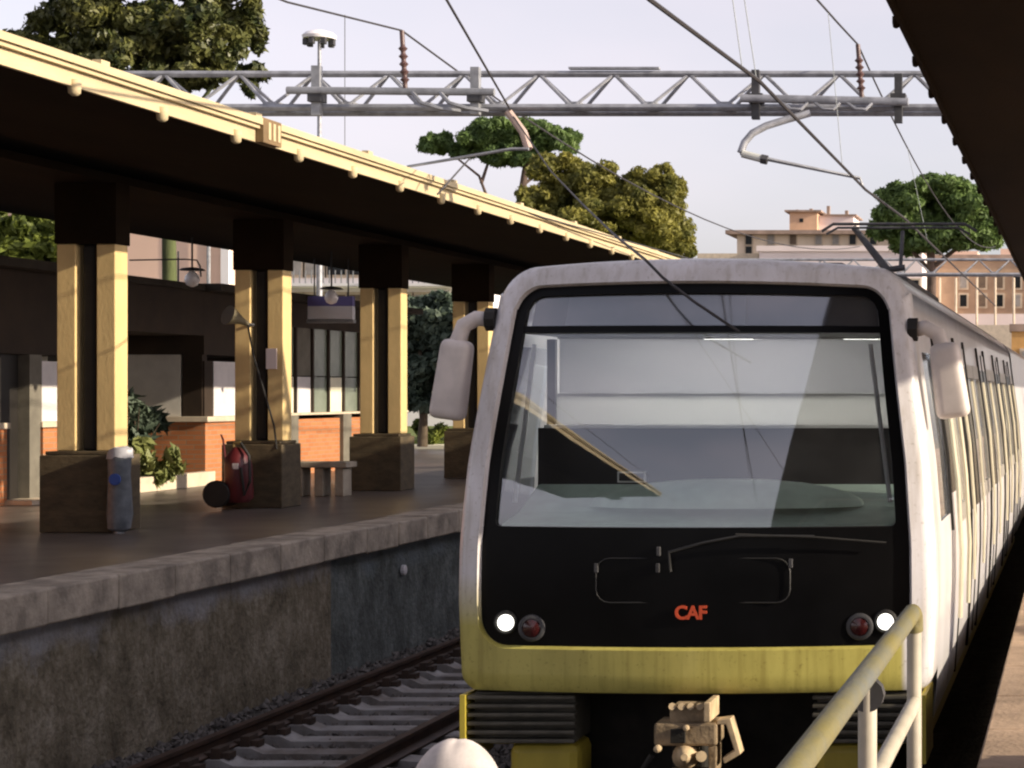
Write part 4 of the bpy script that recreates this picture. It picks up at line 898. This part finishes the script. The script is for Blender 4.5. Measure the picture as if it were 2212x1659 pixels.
for zz in (5.2, 7.3): 
    B('balcony_slab', wplaster, h, xa+.2, xb-.2, Y-.9, Y-.05, zz-.12, zz)
    for i in range(34): xx = xa+.3+i*(xb-xa-.6)/33; B('baluster', greym, h, xx-.02, xx+.02, Y-.88, Y-.84, zz+.002, zz+.55) if zz > 6 else None
Y = 180
xa, xb = W(1592,0,Y).x, W(1960,0,Y).x
h = house('ochre_villa', 'ochre hilltop villa with a tower left of the round pine', xa, xb, Y, Y+14, W(0,507,Y).z, ochrep, tile, [W(0,528,Y).z, W(0,553,Y).z], [.07,.20,.33,.48,.58,.68,.80,.92], ws=(.55,.85), right=False, eave=.9)
x0, x1_ = W(1702,0,Y).x, W(1762,0,Y).x; B('tower_wall', M('tower_orange', (0.66,0.43,0.28), .9, .15, .5), h, x0, x1_, Y+1, Y+6, W(0,506,Y).z+.36, W(0,456,Y).z); B('tower_roof', tile, h, x0-.4, x1_+.4, Y+.6, Y+6.4, W(0,456,Y).z, W(0,452,Y).z)
B('tower_window', wind, h, x0+.9, x0+1.25, Y+.96, Y+.998, W(0,478,Y).z, W(0,470,Y).z)
B('upper_storey', pinkp, h, x1_+.02, W(1838,0,Y).x, Y+2, Y+7, W(0,506,Y).z+.36, W(0,462,Y).z); B('upper_roof', tile, h, x1_+.42, W(1845,0,Y).x, Y+1.7, Y+7.3, W(0,462,Y).z, W(0,459,Y).z)
for u, v in ((1712,446),(1742,444),(1780,438),(1820,448)): q = W(u,v,Y); B('chimney', tile, h, q.x-.14, q.x+.14, Y+3, Y+3.5, W(0,462,Y).z, q.z)
Y = 125; xa, xb = W(1640,0,Y).x, W(1992,0,Y).x
h = house('white_flat_block', 'long white flat roofed block above the train roof', xa, xb, Y, Y+12, W(0,543,Y).z, pinkp, pinkp, [W(0,640,Y).z], [.1*i+.05 for i in range(10)], right=False, ws=(.6,1.0), eave=.15)
q = W(1640,0,Y); B('side_parapet', sillm, h, W(1500,0,Y).x, q.x-.2, Y+1, Y+8, -.4, W(0,545,Y).z)
B('roof_hut', wplaster, h, W(1660,0,Y).x, W(1690,0,Y).x, Y+2, Y+5, W(0,543,Y).z+.36, W(0,534,Y).z)
Y = 130; xa, xb = W(2000,0,Y).x, W(2290,0,Y).x
h = house('brown_palace', 'brown palace with small dark windows at the right edge', xa, xb, Y, Y+14, W(0,562,Y).z, brownp, tile, [W(0,622,Y).z, W(0,662,Y).z], [.28,.42,.55,.68,.82], right=False, ws=(.42,.75), eave=.2)
for (u0,u1,v0) in ((2055,2110,548),(2160,2196,543)): B('roof_block', peach, h, W(u0,0,Y).x, W(u1,0,Y).x, Y+1, Y+5, W(0,562,Y).z+.352, W(0,v0-8,Y).z)
B('forecourt_wall', pinkp, h, xa-.5, xb, Y-3, Y-2.6, -.4, W(0,678,Y-3).z); B('forecourt_wall', sillm, h, xa-.3, xb, Y-8, Y-7.6, -.4, W(0,702,Y-8).z)
for u in (2030,2065,2110,2150,2190): q = W(u, 0, Y-4); MB().tube([(q.x, Y-4, -.4), (q.x, Y-4, W(0,600,Y-4).z)], .09, 6).build('flag_pole', sillm, h)
h = house('ochre_shed', 'low ochre shed beyond the train at the right edge', W(2185,0,95).x, W(2300,0,95).x, 95, 101, W(0,716,95).z, M('orange_plaster', (0.60,0.34,0.12), .9, .1), tile, [W(0,790,95).z], [.3,.6], right=False, ws=(.5,.7), eave=.1)

# unseen dark block added behind the viewpoint so the windscreen mirrors less sky
h = empty('reflection_block', (4, -20, PR), 'unseen dark block added behind the viewpoint to darken the windscreen reflection', 'building'); B('wall', darkwall, h, 1.6, 9, -45, -7, PR, H0-.1); B('roof', tile, h, 1.4, 9.2, -45.2, -6.8, H0-.098, H0-.01)

# ------------------------------------------------------------------ things on the platforms
# rubbish bag holder on the first plinth
r = empty('litter_bag_holder', (-9.88, 20.60, PL), 'slim grey blue litter bag with a white liner before the nearest plinth', 'litter bin')
bag = MB(); ringz = [(.07,.02),(.11,.05),(.125,.20),(.12,.42),(.11,.62),(.118,.78)]
loops_ = []; rb = random.Random(3)
for rad, zz in ringz: loops_.append([(-9.88+rad*(1+rb.uniform(-.10,.10))*math.cos(a), 20.60+rad*.8*(1+rb.uniform(-.10,.10))*math.sin(a), PL+zz) for a in [2*math.pi*k/16 for k in range(16)]])
bag.loops(loops_); bag.f.append(tuple(range(16))); bag.build('bag', M('grey_blue_bag', (0.13,0.145,0.165), .45, .3, 9), r, smooth=True)
lin = MB(); loops_ = []
for rad, zz in [(.112,.77),(.13,.78),(.128,.82),(.115,.87),(.06,.89),(.02,.88)]: loops_.append([(-9.87+rad*(1+rb.uniform(-.14,.14))*math.cos(a), 20.60+rad*.8*math.sin(a), PL+zz+rb.uniform(-.015,.015)) for a in [2*math.pi*k/16 for k in range(16)]])
lin.loops(loops_).build('liner', M('white_liner', (0.46,0.46,0.50), .5, .15, 9), r, smooth=True)
MB().lathe((-9.875,20.488,PL+.56), [(.06,.01),(.06,-.006),(.05,-.008)], 16, 'Y').build('sticker', M('blue_sticker', (0.03,0.08,0.34), .5, .1), r)
MB().tube([(-9.88,20.60,PL), (-9.88,20.60,PL+.06)], .05, 10).build('foot', greym, r); MB().box(-9.96,-9.86,20.66,20.70,PL+.70,PL+.73).build('bracket', greym, r)
# wheeled fire extinguisher
redp = M('dark_red_paint', (0.10,0.009,0.012), .5, .25, 5, coat=.3); Y = 24.75
ex = W(512, 1093, Y); r = empty('wheeled_extinguisher', (ex.x, Y, PL), 'dark red wheeled fire extinguisher leaning by the second plinth', 'extinguisher')
q = lambda u, v, dy=0: W(u, v, Y+dy)
MB().tube([q(516,1085), q(516,1075), q(515,1005), q(512,985), q(511,972), q(511,966)], [.12,.175,.165,.14,.07,.035], 18).build('cylinder', redp, r, smooth=True)
MB().tube([q(506,966), q(506,957), q(520,957)], .02, 8).build('valve', M('brass', (0.5,0.36,0.14), .4, .1, metal=.6), r, smooth=True)
for dy in (-.16, .16):
    MB().lathe((q(480,1066).x, Y+dy, q(0,1066).z), [(.05,-.03),(.155,-.03),(.17,-.015),(.17,.015),(.155,.03),(.05,.03)], 20, 'Y').build('wheel', blackm, r, smooth=True)
MB().tube([q(480,1066,-.16), q(480,1066,.16)], .015, 6).build('axle', darksteel, r)
MB().tube([q(500,1070,-.1), q(488,1000,-.1), q(482,950,-.1), q(478,940,0), q(482,950,.1), q(488,1000,.1), q(500,1070,.1)], .012, 6).build('handle', redp, r, smooth=True)
MB().tube([q(520,957), q(538,985,-.12), q(540,1040,-.16), q(528,1070,-.17), q(520,1010,-.17)], .018, 8).build('hose', blackm, r, smooth=True)
MB().box(q(514,0).x, q(526,0).x, Y-.165, Y-.15, q(0,1012).z, q(0,1000).z).build('label_plate', white, r)
# bench
bs = M('bench_stone', (0.36,0.31,0.24), .8, .25, 5, bump=.2); Y = 27.9
r = empty('stone_bench', (W(680,0,Y).x, Y, PL), 'pale stone bench between the second and third piers', 'bench')
x0, x1 = W(622,0,Y).x, W(748,0,Y).x
B('seat', bs, r, x0, x1, Y, Y+.42, PL+.40, PL+.48, bevel=.012)
for xx in (x0+.06, (x0+x1)/2-.06, x1-.18): B('leg', bs, r, xx, xx+.12, Y+.05, Y+.37, PL, PL+.398, bevel=.008)
# hanging sign, globe lamps, loudspeaker, hanging cable
Y = 35.0; a, b = W(664,690,Y), W(762,640,Y)
r = empty('hanging_sign', (a.x, Y, b.z), 'white hanging station sign with a violet blue top band', 'sign')
B('panel', M('sign_white', (0.82,0.82,0.88), .5, .03), r, a.x, b.x, Y, Y+.12, a.z, b.z-.17, bevel=.01); B('band', M('sign_violet', (0.17,0.15,0.42), .5, .05), r, a.x, b.x, Y, Y+.12, b.z-.167, b.z, bevel=.01)
B('lower_rail', greym, r, a.x-.01, b.x+.01, Y-.01, Y+.13, a.z-.06, a.z-.003)
for x in (a.x+.1, b.x-.1): MB().tube([(x, Y+.06, b.z), (x, Y+.06, H0)], .012, 6).build('hanger', darksteel, r)
glm = M('opal_globe', (0.88,0.84,0.84), .3, .03)
for (u, v, Yl, l) in ((415,604,30.0,'opal globe lamp hanging between the first and second piers'), (385,636,33.0,'small dim globe lamp below the opal one'), (716,643,33.0,'opal lamp in front of the violet sign')):
    q_ = W(u, v, Yl); r = empty('globe_lamp', q_, l, 'lamp'); s_ = .11 if 'opal' in l else .075
    MB().lathe(q_, [(.02,-s_),(s_*.7,-s_*.75),(s_,-.01),(s_*.85,s_*.55),(s_*.45,s_),(s_*.3,s_*1.25)], 16).build('globe', glm if 'opal' in l else greypil, r, smooth=True)
    MB().tube([q_+Vector((0,0,s_*1.2)), Vector((q_.x, Yl, H0-.02))], .014, 6).build('stem', darksteel, r)
    MB().lathe(q_+Vector((0,0,s_*1.25)), [(.02,-.01),(.19,.0),(.15,.03),(.02,.05)], 16).build('shade', darksteel, r, smooth=True)
r = empty('loudspeaker', W(505,690,25.0), 'dark horn loudspeaker fixed on the second pier', 'loudspeaker')
MB().tube([W(535,700,25.2), W(520,692,25.1), W(492,680,24.95)], [.03,.05,.13], 14).build('horn', M('horn_grey_brown', (0.12,0.10,0.06), .6, .2), r, smooth=True); MB().tube([W(535,700,25.2), W(548,702,25.28)], .02, 6).build('bracket', darksteel, r)
o = MB().tube([W(535,702,25.15), W(548,770,25.15), W(572,850,25.15), W(592,920,25.15), W(598,970,25.1)], .012, 6).build('hanging_cable', blackm, None, smooth=True); tag(o, 'black cable running down the second pier from the loudspeaker', 'cable')
B_ = MB().tube([W(280,562,29), W(400,560,29), W(425,562,29), W(432,575,29), W(434,598,29)], .012, 6).build('conduit', darksteel, None, smooth=True); tag(B_, 'thin dark conduit bent down towards the opal globe lamp', 'conduit')
r = empty('pier_notice', W(585,775,25.2), 'small pale notice fixed on the second pier', 'notice'); a = W(580,780,25.24); B('sheet', pinkp, r, a.x-.03, a.x+.10, 25.235, 25.258, a.z-.1, a.z+.16)

# railing on the right platform edge
rm_ = M('worn_yellow_rail', (0.13,0.14,0.135), .6, .3, 5.0, col2=(0.20,0.172,0.06), stretch=(1,.5,1), bump=.2); pm_ = M('pale_post', (0.48,0.44,0.36), .5, .2, 6)
r = empty('edge_railing', (-.49, 5.95, PR), 'worn yellow tubular railing along the right platform edge in front', 'railing')
xr = -.49; z1 = EYE-.65; z2 = EYE-.925
MB().tube([(xr, 1.2, z1), (xr, 5.90, z1), (xr, 5.95, z1-.015), (xr, 5.96, z1-.06)], .027, 14).build('top_rail', rm_, r, smooth=True)
MB().tube([(xr, 1.2, z2), (xr, 5.96, z2)], .022, 12).build('mid_rail', pm_, r, smooth=True)
for yy in (5.96, 4.64, 3.2, 1.8): MB().tube([(xr, yy, .7), (xr, yy, z1-.02)], .022, 12).build('post', pm_, r, smooth=True)
MB().tube([(xr, 4.62, z1-.05), (xr, 4.66, z1-.05)], .04, 12).build('joint_sleeve', darksteel, r, smooth=True)

# domed trackside bollard in front of the train
Y = 9.5; dc = W(986, 1700, Y)
r = empty('domed_post', (dc.x, Y, -.2), 'white double domed post top at the bottom edge before the train', 'post')
wd = M('weathered_white', (0.66,0.60,0.58), .6, .25, 7.0)
dm = MB(); loops_ = []
for j in range(12):
    t_ = j/11*math.pi/2*.97; loops_.append([((dc.x+.235*math.cos(t_)*math.cos(a)*1.0), Y+.16*math.cos(t_)*math.sin(a), .72+.34*math.sin(t_)*(1-.022*math.exp(-((math.cos(a)*math.cos(t_)-.03)/.09)**2))) for a in [2*math.pi*k/40 for k in range(40)]])
dm.loops(loops_); dm.f.append(tuple(len(dm.v)-40+k for k in range(40))); dm.build('dome', wd, r, smooth=True)
MB().lathe((dc.x, Y, 0), [(.15,-.2),(.15,.5),(.235,.70),(.235,.719)], 30).build('shaft', wd, r, smooth=True)
MB().lathe((dc.x+.03, Y-.145, .82), [(.10,.03),(.10,.0),(.085,-.012),(.02,-.016)], 24, 'Y').build('lens', M('grey_lens', (0.36,0.34,0.36), .3, .2), r, smooth=True)
